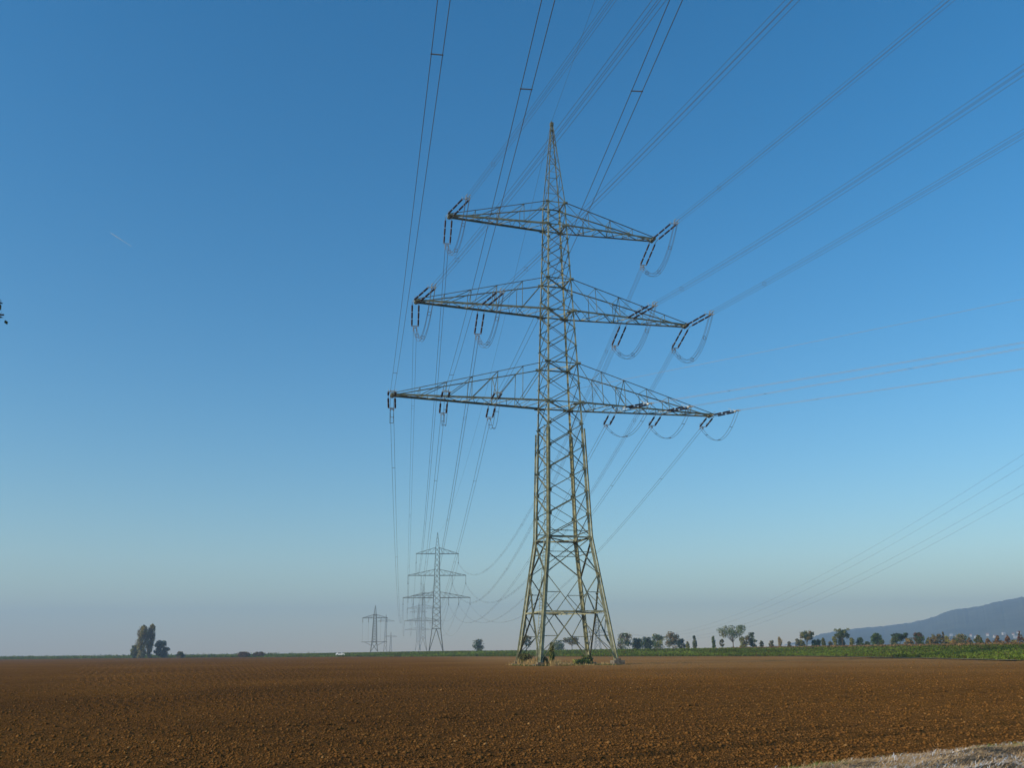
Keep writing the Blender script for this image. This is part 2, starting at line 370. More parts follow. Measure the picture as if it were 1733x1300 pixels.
def crop():
    N = 52000
    t = rng.uniform(-.62, .66, N); er = edge_r(t)
    e = 1.0 + 84 * rng.random(N) ** 1.7
    r = er + e * (1 + (er > 300) * .8); x = r * np.sin(t); y = r * np.cos(t)
    z = gz(x, y); far = r / 200
    h = rng.uniform(.22, .48, N) * (1 + .25 * fbm(x / 12, y / 12, 2)); w = rng.uniform(.25, .45, N) * np.maximum(1, far)
    weeds = (x < -120) & (rng.random(N) < .06); h = np.where(weeds, rng.uniform(.7, 1.5, N), h); w = np.where(weeds, .3, w)
    pat = fbm(x / 14, y / 25, 3)
    col = np.array([.135, .180, .024])[None] * (1 + 1.3 * (pat - .45))[:, None]
    brown = (rng.random(N) < .10 + .5 * np.clip(fbm(x / 9 + 5, y / 9, 2) - .5, 0, 1) * (x > 40)); col = np.where(brown[:, None], np.array([.13, .095, .035]), col)
    dark = rng.random(N) < .2; col = np.where(dark[:, None], col * .5, col)
    V, Fc, c = leaf_cards(np.stack([x, y, z], -1), h, w, col, 6, 1, .15 * np.maximum(.8, far ** .8), 3)
    tag(link('crop', np_mesh('crop', V, Fc, col=c), LEAF), 'low leafy green crop covering the rise beyond the ploughed field', 'crop', kind='stuff')
    # dry tall grass in front of the row of trees on the right
    N = 16000
    t = rng.uniform(.20, .66, N); er = edge_r(t); r = er + rng.uniform(72, 96, N); x = r * np.sin(t); y = r * np.cos(t)
    k = rng.random(N) < sstep((t - .2) / .15); x, y = x[k], y[k]; N = len(x)
    col = np.array([.30, .19, .085])[None] * rng.uniform(.6, 1.2, (N, 1)); col = np.where((rng.random(N) < .3)[:, None], np.array([.17, .10, .05]), col)
    V, Fc, c = leaf_cards(np.stack([x, y, gz(x, y)], -1), rng.uniform(.35, .75, N), np.full(N, .4), col, 4, 1, np.full(N, .2), 4)
    tag(link('dry_grass', np_mesh('dry_grass', V, Fc, col=c), LEAF), 'tan dry grass growing in front of the row of trees on the right', 'grass', kind='stuff')
crop()

# ------------------------------------------------------------------ the big pylon
TX, TY, YAW = 5.7107, 105.0, 0.2733
ca, sa = math.cos(YAW), math.sin(YAW)
def Q(u, v, z): return Vector((TX + ca * u - sa * v, TY + sa * u + ca * v, z))
PROF = [(0, 4.43), (13.98, 2.58), (30.17, 2.10), (42.12, 1.70), (54.01, 1.28), (57.24, 1.20), (69.66, .13)]
def bz(z, prof=PROF):
    return float(np.interp(z, [p[0] for p in prof], [p[1] for p in prof]))
CORN = [(-1, -1), (1, -1), (1, 1), (-1, 1)]                 # near-left, near-right, far-right, far-left
NORM = [(0, -1, 0), (1, 0, 0), (0, 1, 0), (-1, 0, 0)]
def cpt(i, z, prof=PROF):
    b = bz(z, prof); return Vector((CORN[i % 4][0] * b, CORN[i % 4][1] * b, z))
ARMS = [('top', 54.01, 57.24, 13.77), ('middle', 42.12, 46.41, 17.74), ('bottom', 30.17, 35.16, 20.30)]

def cross_arm(z, za, w, s, fine=True, prof=PROF, cw=.21):
    A = MB(); b, ba = bz(z, prof), bz(za, prof); tv = .45
    bot = lambda t, v: Vector((s * (b + (w - b) * t), v * (b + (tv - b) * t), z))
    tp = lambda t, v: Vector((s * (ba + (w - ba) * t), v * (ba + (tv - ba) * t), za + (z + .16 - za) * t))
    add = (lambda p, q, ww, n: A.angle(p, q, ww, n=n)) if fine else (lambda p, q, ww, n: A.bar(p, q, ww))
    for v in (-1, 1):
        add(bot(0, v), bot(1, v), cw, (0, v, -.2)); A.brace(tp(0, v), tp(1, v), cw * .72, (0, v, 0)) if fine else add(tp(0, v), tp(1, v), cw * .58, (0, v, .3))
    n = max(5, round((w - b) / (2.0 if fine else 2.6)))
    for i in range(n):                                     # lattice of the underside
        t0, t1 = i / n, (i + 1) / n; v = 1 if i % 2 else -1
        add(bot(t0, v), bot(t1, -v), cw * .42, (0, 0, -1))
        if fine:
            add(bot(t0, -v) + Vector((0, 0, .09)), bot((t0 + t1) / 2, v) + Vector((0, 0, .09)), cw * .30, (0, 0, 1))
            if i: add(bot(t0, -1) + Vector((0, 0, .05)), bot(t0, 1) + Vector((0, 0, .05)), cw * .32, (0, 0, 1))
    k = 3 if w < 15 else (4 if w < 19 else 5)
    for v in (-1, 1):                                      # lattice of the two sloping sides
        nv = (0, v, 0)
        for i in range(1, k + 1):
            t = i / (k + 1)
            add(bot(t, v), tp(t, v), cw * .28, nv)
            add(tp((i - 1) / (k + 1), v), bot(t, v), cw * .34, nv)
    for i in range(1, k + 1):                              # ties between the two upper chords
        t = i / (k + 1); add(tp(t, -1), tp(t, 1), cw * .30, (0, 0, 1))
        if fine and i in (2,):
            add(tp(t, -1), bot(t, 1), cw * .28, (s, 0, 0)); add(tp(t, 1), bot(t, -1), cw * .28, (s, 0, 0))
    if fine:
        A._box((s * (w + .02), 0, z + .02), (.5, 1.15, .26))
        A._box((s * (w + .05), 0, z - .17), (.22, .95, .12))
        for v in (-1, 1): A._box((s * b * 1.1, v * (b + .02), z), (.42, .05, .40)); A._box((s * ba * 1.1, v * (ba + .02), za), (.34, .05, .34))
    else: A._box((s * w, 0, z), (.5, .8, .25))
    return A

tw = empty('transmission_tower', (TX, TY, 0), 'tall steel lattice pylon with three cross-arms standing in the ploughed field', 'pylon')
tw.rotation_euler = (0, 0, YAW)
ZS = [z for z, _ in PROF]
for i in range(4):
    L = MB(); dx, dy = CORN[i]
    lv = [.35, 13.98, 27.0, 30.17, 42.12, 54.01, 57.24]
    wd = [.32, .29, .21, .19, .17, .16]
    for a, b_, w_ in zip(lv, lv[1:], wd): L.corner(cpt(i, a), cpt(i, b_), w_, w_ * .13, dx, dy)
    # doubled lower leg: a second angle set back to back outside the first
    for a, b_ in ((.35, 13.98), (13.98, 26.9)):
        o = Vector((dx * .035, dy * .035, 0)); L.corner(cpt(i, a) + o, cpt(i, b_) + o, .20, .03, -dx, -dy)
    L.build('leg', STEEL_LOW if True else STEEL, tw)
    fb = MB(); c = cpt(i, 0); zo = .16 if i == 1 else -.12; fb._box((c.x, c.y, zo), (1.25, 1.25, .62)); fb._box((c.x, c.y, zo + .4), (.6, .6, .2))
    fb.build('footing', CONCRETE, tw)
PAN = list(np.linspace(13.98, 30.17, 7)) + [32.6, 35.16] + list(np.linspace(35.16, 42.12, 4)[1:]) + [44.2, 46.41] + list(np.linspace(46.41, 54.01, 5)[1:]) + [55.6, 57.24]
for k in range(4):
    Bm = MB(); n = NORM[k]; nv = Vector(n); a_, b_ = k, (k + 1) % 4
    c = lambda i, z: cpt(i, z)
    ins = nv * -.10
    # base: X panel, then a V and a spread foot meeting at the middle of the platform beam
    zt, zm, zp, zf = 13.98, 9.9, 5.7, .5
    Bm.brace(c(a_, zt), c(b_, zm), .17, n); Bm.brace(c(b_, zt) + ins, c(a_, zm) + ins, .17, n)
    mid = (c(a_, zp) + c(b_, zp)) / 2
    for i in (a_, b_):
        Bm.brace(c(i, zm), mid, .15, n); Bm.brace(mid, c(i, zf), .16, n)
        d1 = (c(i, zm) + mid) / 2; d2 = (mid + c(i, zf)) / 2
        zz = d1.z; Bm.angle(d1 + ins, c(i, zz) + ins, .075, n=n); Bm.angle(d1 + ins * .6, c(i, zp) + ins * .6, .075, n=n)
        zz = d2.z; Bm.angle(d2 + ins, c(i, zz) + ins, .075, n=n); Bm.angle(d2 + ins * .6, c(i, zp) + ins * .6, .08, n=n)
        Bm.angle(d2 + ins * .6, c(i, 1.3) + ins * .6, .07, n=n)
    Bm.angle(c(a_, 12.3) + ins, c(b_, 12.3) + ins, .075, n=n)
    Bm.angle(c(a_, zt), c(b_, zt), .17, n=n)
    Bm.angle(c(a_, zt + .75) + ins, c(b_, zt + .75) + ins, .09, n=n)
    Bm._box(tuple((c(a_, zt) + c(b_, zt)) / 2 + nv * -.25), (.5 if abs(n[0]) else 5.0, 5.0 if abs(n[0]) else .5, .05)) if k in (0, 2) else None
    for z0, z1 in zip(PAN, PAN[1:]):
        w = .145 if z0 < 30 else (.125 if z0 < 46 else .11)
        if k in (1, 3): w *= .75
        f_, g_ = (a_, b_) if k in (0, 1) else (b_, a_)
        Bm.brace(c(f_, z0), c(g_, z1), w * 1.35, n); Bm.brace(c(g_, z0) + ins, c(f_, z1) + ins, w * .62, n)
    for z in (30.17, 35.16, 42.12, 46.41, 54.01, 57.24):
        Bm.angle(c(a_, z) + ins * .4, c(b_, z) + ins * .4, .14, n=n)
    for z in PAN:                                         # gusset plates at the panel points
        for i in (a_, b_):
            p = c(i, z); q = c(a_ + b_ - i, z); d = (q - p).normalized() * (.30 if z < 30 else .2)
            sz = .34 if z < 30 else .24
            cc = p + d + nv * .006
            Bm._box(tuple(cc), (.02 if abs(n[0]) else sz * .8, sz * .8 if abs(n[0]) else .02, sz))
    Bm.build('bracing', STEEL, tw)
PK = MB()
for i in range(4):
    dx, dy = CORN[i]; PK.corner(cpt(i, 57.24), cpt(i, 69.4), .11, .016, dx, dy)
pz = [57.24, 59.6, 61.8, 63.8, 65.6, 67.1, 68.3]
for k in range(4):
    for j, (z0, z1) in enumerate(zip(pz, pz[1:])):
        a_, b_ = (k, (k + 1) % 4) if (j + k) % 2 else ((k + 1) % 4, k)
        PK.angle(cpt(a_, z0), cpt(b_, z1), .06, n=NORM[k]); PK.angle(cpt(k, z1), cpt((k + 1) % 4, z1), .05, n=NORM[k])
PK._box((0, 0, 69.45), (.42, .42, .5)); PK.bar((0, 0, 69.4), (0, 0, 70.0), .09); PK._box((0, 0, 68.5), (.5, .5, .05))
PK.build('peak', STEEL, tw)
for nm, z, za, w in ARMS:
    for s_ in (-1, 1): cross_arm(z, za, w, s_).build('cross_arm', STEEL, tw)
# working platform across the base and plan bracing at arm levels
PF = MB(); z = 5.7
for k in range(4): PF.angle(cpt(k, z), cpt(k + 1, z), .16, n=NORM[k])
mids = [(cpt(k, z) + cpt(k + 1, z)) / 2 for k in range(4)]
for k in range(4): PF.angle(mids[k] + Vector((0, 0, -.03)), mids[(k + 1) % 4] + Vector((0, 0, -.03)), .12, n=(0, 0, 1))
PF._box((mids[0].x, mids[0].y + .28, z + .02), (bz(z) * 1.7, .42, .05)); PF._box((mids[2].x, mids[2].y - .28, z + .02), (bz(z) * 1.7, .42, .05))
PF.build('platform', STEEL_LOW, tw)
for z in (13.98, 30.17, 35.16, 42.12, 46.41, 54.01):
    PB = MB(); zz = z - .07
    PB.angle(cpt(0, zz), cpt(2, zz), .11, n=(0, 0, 1)); PB.angle(cpt(1, zz - .06), cpt(3, zz - .06), .11, n=(0, 0, 1))
    PB.build('plan_bracing', STEEL, tw)
for z in (30.17, 42.12, 54.01):                           # the heavy deck plates where the arms meet the mast
    b = bz(z)
    for sx in (-1, 1):
        for y_, sy in ((.85, .35), (-.85, .25)):
            PB = MB(); PB._box((sx * b * .8, y_ * b, z - .12), (b * .45, b * sy, .06)); PB.build('deck_plate', STEEL, tw)
# ladder beside the near left leg, step bolts higher up
ld = empty('ladder'); ld.parent = tw
def lad(z, o): p = cpt(0, z); return Vector((p.x - .06 - o, p.y + .03, z))
for o in (0.02, .42):
    r_ = MB()
    r_.tube([lad(z, o) for z in (.8, 7, 13.98, 20, 27.2)], .035, 5); r_.build('rail', STEEL_LOW, ld)
for z in np.arange(1.0, 27.1, .33):
    r_ = MB(); r_.bar(lad(z, .0), lad(z, .44), .05); r_.build('rung', STEEL_LOW, ld)
for z in np.arange(27.6, 57, .6):
    r_ = MB(); r_.bar(cpt(0, z) + Vector((-.18, .06, 0)), cpt(0, z) + Vector((.02, .06, 0)), .03); r_.build('step_bolt', STEEL, tw)

# ------------------------------------------------------------------ insulator strings
def string_protos():
    P = {}
    rod = MB()
    pr = [(-.62, .045), (-.56, .045), (-.55, .075)]
    for i in range(14):
        x0 = -.54 + i * .077; pr += [(x0, .070), (x0 + .03, .115), (x0 + .045, .080)]
    pr += [(.55, .075), (.56, .045), (.62, .045)]
    rod.tube([(x, 0, 0) for x, _ in pr], [r for _, r in pr], 8); P['rod'] = rod.mesh('insulator_rod')
    cap = MB(); cap.tube([(-.10, 0, 0), (.10, 0, 0)], .055, 8); cap.tube([(-.12, 0, 0), (.12, 0, 0)], .03, 6); P['cap'] = cap.mesh('link_fitting')
    y1 = MB(); y1._box((0, 0, 0), (.12, 1.0, .05)); P['yoke'] = y1.mesh('yoke_plate')
    return P
PR = string_protos()
def make_string(p, d, nrod, lead, nw, label, group):
    """twin string of rods from arm point p along unit vector d; returns root, end point, rotation"""
    d = Vector(d).normalized(); y = Vector((0, 0, 1)).cross(d).normalized(); z = d.cross(y)
    Mx = Matrix(((d.x, y.x, z.x, p.x), (d.y, y.y, z.y, p.y), (d.z, y.z, z.z, p.z), (0, 0, 0, 1)))
    root = empty('insulator_string', mat=Mx, label=label, cat='insulator', group=group)
    sp_ = .40
    x0 = lead; KS = 1.2 if nrod == 3 else 1.0
    for v in (-1, 1): lk = MB(); lk.bar((0, v * sp_, 0), (x0, v * sp_, 0), .05); lk.build('link', FITTING, root)
    for v in (-1, 1):
        for i in range(nrod):
            xc = x0 + (.62 + i * 1.36 + .04) * KS
            o = link('insulator_rod', PR['rod'], PORCELAIN, root); o.location = (xc, v * sp_, 0); o.scale = (KS, 1, 1)
            o = link('link_fitting', PR['cap'], FITTING, root); o.location = (xc + .68 * KS, v * sp_, 0)
    xe = x0 + (.66 + (nrod - 1) * 1.36 + .68) * KS + .1
    o = link('yoke_plate', PR['yoke'], FITTING, root); o.location = (xe, 0, 0)
    for v in (-1, 1):
        for xx, sgn in ((x0 + .05, 1), (xe - .1, -1)):
            hn = MB(); hn.tube([(xx, v * sp_, .0), (xx, v * (sp_ + .02), .22), (xx + sgn * .16, v * sp_, .34), (xx + sgn * .4, v * sp_, .36)], .022, 5); hn.build('arcing_horn', FITTING, root)
    cl = MB(); zs = (-.2, .2) if nw == 4 else (0,)
    cl._box((xe + .23, 0, 0), (.46, .06, .1)); cl._box((xe + .45, 0, 0), (.06, .55, .08))
    if nw == 4:
        cl._box((xe + .47, -.2, 0), (.05, .05, .5)); cl._box((xe + .47, .2, 0), (.05, .05, .5))
    for v in (-.2, .2):
        for zz in zs: cl.tube([(xe + .4, v, zz), (xe + .95, v, zz)], .055, 6)
    cl.build('clamp', FITTING, root)
    return root, Mx, xe + .9
def wire_points(A, B, sag, n):
    t = np.linspace(0, 1, n)[:, None]; A = np.array(A); B = np.array(B)
    P = A + (B - A) * t; P[:, 2] -= 4 * sag * (t * (1 - t))[:, 0]; return P
def bundle(name, A, B, sag, nw, n, r, mat, label, cat, group=None, spacers=0, sp0=.2, parts=True, kspan=.2, warp=None):
    """a bundle of parallel wires joined by spacers, root at A"""
    A = Vector(A); B = Vector(B); d = (B - A); hd = Vector((d.x, d.y, 0)).normalized(); y = Vector((-hd.y, hd.x, 0)); zv = Vector((0, 0, 1))
    offs = [(v, z) for v in (-kspan, kspan) for z in ((-kspan, kspan) if nw == 4 else (0,))] if nw > 1 else [(0, 0)]
    P = wire_points(A, B, sag, n)
    if warp is not None: P = warp(P)
    if parts:
        root = empty(name, A, label, cat, group)
        for v, z in offs:
            Wm = MB(); o = y * v + zv * z
            Wm.tube([Vector(p) - A + o for p in P], r, 5); Wm.build('conductor', mat, root, True)
    else:
        Wm = MB()
        for v, z in offs: Wm.tube([Vector(p) + y * v + zv * z for p in P], r, 4)
        root = Wm.build(name, mat); tag(root, label, cat, group); return root
    L = d.length
    for i in range(spacers):
        f = (sp0 + i) / spacers if spacers > 1 else sp0
        if f >= 1: continue
        k = f * (n - 1); j = int(k); q = Vector(P[j] + (P[min(j + 1, n - 1)] - P[j]) * (k - j)) - A
        Sm = MB()
        if nw == 4:
            for z in (-kspan, kspan): Sm.bar(q + y * -kspan + zv * z, q + y * kspan + zv * z, r * 1.8)
            for v in (-kspan, kspan): Sm.bar(q + y * v + zv * -kspan, q + y * v + zv * kspan, r * 1.5)
        elif nw == 2: Sm.bar(q + y * -kspan * 1.15, q + y * kspan * 1.15, r * 2.2)
        Sm.build('spacer', ALU, root)
    return root

T2 = np.array([-47.41, 560.0]); ldir = (T2 - np.array([TX, TY])); LEN2 = float(np.hypot(*ldir)); ldir /= LEN2
YAW2 = math.atan2(-ldir[0], ldir[1])
T2Z = gzf(*T2)
def T2pt(u, z): return Vector((T2[0] + math.cos(YAW2) * u, T2[1] + math.sin(YAW2) * u, z))
ARMS2 = [('top', 58.4, 62.2, 13.0), ('middle', 45.2, 48.8, 17.7), ('bottom', 31.8, 35.3, 20.4)]
HANG2 = {'top': 5.7, 'middle': 5.0, 'bottom': 4.0}
#   tier, side word, position word, u, camera-side (azimuth, sag, rise, span), wires
ATT = [
 ('top', 'left', 'outer', -13.77, 2.8375, 14.46, 1.64, 350, 4), ('middle', 'left', 'outer', -17.74, 2.8629, 16.36, .56, 350, 4), ('middle', 'left', 'inner', -9.71, 2.8461, 11.38, 2.31, 350, 4),
 ('top', 'right', 'outer', 13.77, 2.8498, 8.90, 3.0, 350, 4), ('middle', 'right', 'inner', 9.26, 2.929, 15.4, .46, 350, 4), ('middle', 'right', 'outer', 17.74, 2.8784, 9.85, 2.72, 350, 4),
 ('bottom', 'left', 'outer', -20.30, 2.9851, 12.7, 1.94, 350, 2), ('bottom', 'left', 'middle', -14.23, 3.0253, 14.3, 1.72, 350, 2), ('bottom', 'left', 'inner', -8.34, 3.0503, 13.6, 1.4, 350, 2),
 ('bottom', 'right', 'inner', 7.24, 2.2373, 1.87, -2.75, 300, 2), ('bottom', 'right', 'middle', 13.37, 2.3688, 3.62, -2.62, 300, 2), ('bottom', 'right', 'outer', 20.30, 2.2662, 2.69, -2.69, 300, 2)]
ZT = {a[0]: a[1] for a in ARMS}; WT = {a[0]: a[3] for a in ARMS}
POSW = {('top', 'outer'): 'tip', ('middle', 'outer'): 'tip', ('middle', 'inner'): 'midpoint', ('bottom', 'outer'): 'tip', ('bottom', 'middle'): 'midpoint', ('bottom', 'inner'): 'root'}
SAZ = {('top', 'left', 'outer'): (2.70, -.06), ('middle', 'left', 'outer'): (2.70, -.06), ('middle', 'left', 'inner'): (2.75, -.06), ('top', 'right', 'outer'): (2.82, -.04), ('middle', 'right', 'inner'): (2.72, -.03),
       ('middle', 'right', 'outer'): (2.82, -.06), ('bottom', 'left', 'middle'): (3.01, -.06), ('bottom', 'left', 'inner'): (2.98, -.04), ('bottom', 'right', 'inner'): (2.3, -.03), ('bottom', 'right', 'middle'): (2.4, -.03), ('bottom', 'right', 'outer'): (2.45, -.03)}
for tier, side, pos, u, az, sag, rise, span, nw in ATT:
    z = ZT[tier] - .1; w = WT[tier]; b = bz(ZT[tier])
    half = b + (.45 - b) * (abs(u) - b) / (w - b)
    nrod = 3 if nw == 4 else 2
    where = f'{POSW[(tier, pos)]} of the {side} {tier} cross-arm'
    p = Q(u + math.copysign(.15, u) * (pos == 'outer'), 0, z)
    lead = half + .25
    sl = (rise - 4 * sag) / span
    saz, ssl = SAZ.get((tier, side, pos), (az, sl))           # the strings hang a little off the line of the wires
    d1 = Vector((math.sin(saz), math.cos(saz), ssl))
    root, M1, x1 = make_string(p, d1, nrod, lead, nw, f'brown double insulator string pulling viewer-ward at the {where}', 'insulator strings on the viewer side of the big pylon')
    sag2 = {4: 21.0, 2: 17.0}[nw]
    zt2 = T2Z + {a[0]: a[1] for a in ARMS2}[tier] - HANG2[tier]; w2 = {a[0]: a[3] for a in ARMS2}[tier]
    e2 = T2pt(u * w2 / w, zt2)
    dv = e2 - p; hl = math.hypot(dv.x, dv.y)
    d2 = Vector((dv.x / hl, dv.y / hl, (dv.z - 4 * sag2) / hl))
    root, M2, x2 = make_string(p, d2, nrod, lead, nw, f'brown double insulator string slanting away at the {where}', 'insulator strings on the far side of the big pylon')
    a1 = M1 @ Vector((x1, 0, 0)); a2 = M2 @ Vector((x2, 0, 0))
    f1 = x1 / span
    end = Vector((p.x + math.sin(az) * span, p.y + math.cos(az) * span, p.z + rise))
    words = 'four-wire' if nw == 4 else 'two-wire'
    right_branch = tier == 'bottom' and side == 'right'
    bundle('conductor_bundle', a1, end, sag, nw, 70, .0125 if nw == 4 else .014, ALU,
           f'{words} conductor bundle rising overhead from the {where}', 'power line', 'conductor bundles on the viewer side of the big pylon',
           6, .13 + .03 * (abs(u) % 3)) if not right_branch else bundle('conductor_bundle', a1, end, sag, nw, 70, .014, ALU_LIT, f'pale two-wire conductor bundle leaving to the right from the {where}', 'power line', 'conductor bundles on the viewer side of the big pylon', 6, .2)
    bundle('conductor_bundle', a2, e2, sag2, nw, 90, .016 if nw == 4 else .020, ALU,
           f'{words} conductor bundle sagging from the {where} to the second pylon', 'power line', 'conductor bundles between the big pylon and the second pylon',
           8, .35 + .02 * (abs(u) % 5))
    # jumper loop joining the two dead ends under the arm
    js = 3.3 if nw == 4 else 2.3
    bundle('jumper_loop', M1 @ Vector((x1 - .3, 0, 0)), M2 @ Vector((x2 - .3, 0, 0)), js, nw, 26, .022, ALU,
           f'{words} jumper loop hanging below the {where}', 'jumper cable', 'jumper loops under the cross-arms', 3, .6,
           warp=lambda P: P + np.c_[np.zeros(len(P)), np.zeros(len(P)), -.3 * np.sin(np.linspace(0, math.pi, len(P)))])
# earth wires from the peak, one thin wire from the mast to the right
pk = Q(0, 0, 69.9)
bundle('earth_wire', pk, (pk.x + 350 * math.sin(3.0056), pk.y + 350 * math.cos(3.0056), 72), 8, 1, 60, .014, ALU, 'thin single earth wire rising overhead from the peak of the big pylon', 'power line', 'earth wires')
bundle('earth_wire', pk, T2pt(0, T2Z + 71.2), 12, 1, 70, .018, ALU, 'thin single earth wire from the peak of the big pylon to the second pylon', 'power line', 'earth wires')
m0 = Q(2.0, 0, 32.4)
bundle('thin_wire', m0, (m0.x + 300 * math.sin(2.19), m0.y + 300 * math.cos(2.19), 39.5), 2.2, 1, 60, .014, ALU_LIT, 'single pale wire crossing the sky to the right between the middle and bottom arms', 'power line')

# ------------------------------------------------------------------ pylons farther off
def far_tower(x, y, z0, yaw, prof, arms, label, group, k=1.0, step=3.3, lowbrace=True):
    t = empty('transmission_tower', (x, y, z0), label, 'pylon', group); t.rotation_euler = (0, 0, yaw)
    mst = MB(); zz = [p[0] for p in prof]
    for i in range(4):
        for a, b_ in zip(zz, zz[1:]): mst.bar(cpt(i, a, prof), cpt(i, b_, prof), .26 * k if a < zz[-2] else .16 * k)
    ztop = zz[-2]; zb = zz[1]
    lv = [0] + list(np.arange(zb, ztop, step)) + [ztop]
    for f in range(4):
        for j, (a, b_) in enumerate(zip(lv, lv[1:])):
            if j == 0 and lowbrace:
                mid = (cpt(f, b_, prof) + cpt(f + 1, b_, prof)) / 2
                mst.bar(cpt(f, 0, prof), mid, .16 * k); mst.bar(cpt(f + 1, 0, prof), mid, .16 * k)
                mst.bar(cpt(f, b_, prof), cpt(f + 1, b_, prof), .2 * k)
            else:
                mst.bar(cpt(f, a, prof), cpt(f + 1, b_, prof), .22 * k) if f in (0, 2) else mst.bar(cpt(f + (j % 2), a, prof), cpt(f + 1 - (j % 2), b_, prof), .12 * k)
    for a, b_ in zip(np.linspace(ztop, zz[-1], 5), np.linspace(ztop, zz[-1], 5)[1:]):
        for f in range(4): mst.bar(cpt(f, a, prof), cpt(f + 1, b_, prof), .09 * k)
    mst.build('mast', STEEL_FAR, t)
    for nm, z, za, w in arms:
        for s_ in (-1, 1): cross_arm(z, za, w, s_, False, prof, .24 * k).build('cross_arm', STEEL_FAR, t)
    return t
PROF2 = [(0, 4.3), (13.5, 2.6), (31.8, 2.0), (45.2, 1.6), (58.4, 1.2), (62.2, 1.1), (71.4, .1)]
U2 = {'top': [-13, 13], 'middle': [-17.7, -9.7, 9.3, 17.7], 'bottom': [-20.4, -14.3, -8.4, 7.3, 13.4, 20.4]}
def hang_label(u, us, tier, which):
    side = 'left' if u < 0 else 'right'; ss = sorted([abs(q) for q in us if q * u > 0]); k = ss.index(abs(u)); n = len(ss)
    place = 'end' if k == n - 1 else ('root' if k == 0 else 'midpoint')
    return f'thin insulator hanging at the {place} of the {side} {tier} arm of the {which}'
def hang_mesh(L, r):
    h = MB(); h.tube([(0, 0, 0), (0, 0, -L * .9)], r, 5); h._box((0, 0, -L * .95), (.5, .3, L * .1)); return h.mesh('hanging_insulator')
far = [(T2, T2Z, 'three-armed pylon with hanging insulators beyond the big pylon', 'second pylon', 1.0)]
T3 = T2 + ldir * 452; T4 = T2 + ldir * 880
far += [(T3, gzf(*T3) + 1.0, 'hazy three-armed pylon just left of and behind the second pylon', 'third pylon', 1.1),
        (T4, gzf(*T4) + 2.0, 'faintest three-armed pylon, leftmost of the row fading into the haze', 'fourth pylon', 1.2)]
for P, z0, lab, which, k in far:
    far_tower(P[0], P[1], z0, YAW2, PROF2, ARMS2, lab, 'pylons of the same line', k)
    if which == 'fourth pylon': continue
    for nm, z, za, w in ARMS2:
        me = hang_mesh(HANG2[nm], .10 * k)
        for u in U2[nm]:
            o = link('hanging_insulator', me, PORCELAIN); o.location = (P[0] + math.cos(YAW2) * u, P[1] + math.sin(YAW2) * u, z0 + z - .1); o.rotation_euler = (0, 0, YAW2)
            tag(o, hang_label(u, U2[nm], nm, which), 'insulator', f'hanging insulators on the {which}')
def tpt(P, z0, u, z): return Vector((P[0] + math.cos(YAW2) * u, P[1] + math.sin(YAW2) * u, z0 + z))
z3 = far[1][1]
for nm, z, za, w in ARMS2:
    for u in U2[nm]:
        hl = hang_label(u, U2[nm], nm, 'second pylon').split(' hanging at the ')[1].replace(' of the second pylon', '').replace(' of the', '')
        bundle('conductor_bundle', tpt(T2, T2Z, u, z - HANG2[nm]), tpt(T3, z3, u, z - HANG2[nm]), 15, 2, 50, .03, ALU,
               f'faint wire pair from the {hl} of the second pylon to the third', 'power line', 'conductor bundles beyond the second pylon', parts=False)
PROFB = [(0, 2.6), (6, 1.9), (24.5, 1.15), (27, .95), (33.6, .1)]
B = [((-105.9, 700.0), 'dark two-armed pylon left of the row, lower arm braced from below', 1.45, 3.6), ((-118.4, 850.0), 'narrow pale pylon close behind the two-armed one on the left', .7, 3.9), ((-153.6, 1150.0), 'smallest hazy pylon between the left pylon and the row', 1.0, 4.5)]
for i, ((x, y), lab, k, zb) in enumerate(B):
    zb = gzf(x, y) + 1.0
    if i == 0:
        t = far_tower(x, y, zb, .12, PROFB, [('top', 24.5, 27, 9.3)], lab, 'pylons of the other line', k, 1.9, False)
        for s_ in (-1, 1):
            a = MB()
            for v in (-1, 1):
                a.bar((0, v * 1.6, 7.0), (s_ * 9.6, v * .3, 7.0), .26); a.bar((s_ * 1.8, v * 1.8, 4.2), (s_ * 7.2, v * .5, 6.9), .2)
            for j in range(5): a.bar((s_ * j * 1.9, -1.5 + j * .25, 7), (s_ * (j + 1) * 1.9, 1.3 - j * .25, 7), .12)
            a.build('cross_arm', STEEL_FAR, t)
        me = hang_mesh(3.0, .16)
        for j, u in enumerate((-9.2, -4.8, 4.4, 9.0)):
            o = link('hanging_insulator', me, PORCELAIN); o.location = (x + math.cos(.12) * u, y + math.sin(.12) * u, zb + 24.3)
            tag(o, ('short insulator at the left tip of the top arm', 'short insulator midway along the left top arm', 'short insulator midway along the right top arm', 'short insulator at the right tip of the top arm')[j] + ' of the two-armed pylon', 'insulator', 'hanging insulators on the two-armed pylon')
            bundle('dropper_wire', (x + math.cos(.12) * u, y + math.sin(.12) * u, zb + 21.3), (x + math.cos(.12) * u * .98, y + math.sin(.12) * u, zb + 7.1), 0, 1, 3, .035, ALU,
                   ('dropper at the left tip', 'dropper midway along the left half', 'dropper midway along the right half', 'dropper at the right tip')[j] + ' of the two-armed pylon', 'power line', 'dropper wires on the two-armed pylon', parts=False)
    elif i == 1: far_tower(x, y, zb, .12, [(0, 1.6), (6, 1.1), (26, .6), (29, .5), (33, .1)], [('top', 27.0, 29, 7.5)], lab, 'pylons of the other line', k, 2.4, False)
    else: far_tower(x, y, zb, .12, [(0, 1.6), (6, 1.1), (18, .6), (20, .5), (24, .1)], [('top', 18.5, 20, 7.5)], lab, 'pylons of the other line', k, 2.4, False)
P4 = (71.4, 800.0); z4 = gzf(*P4)
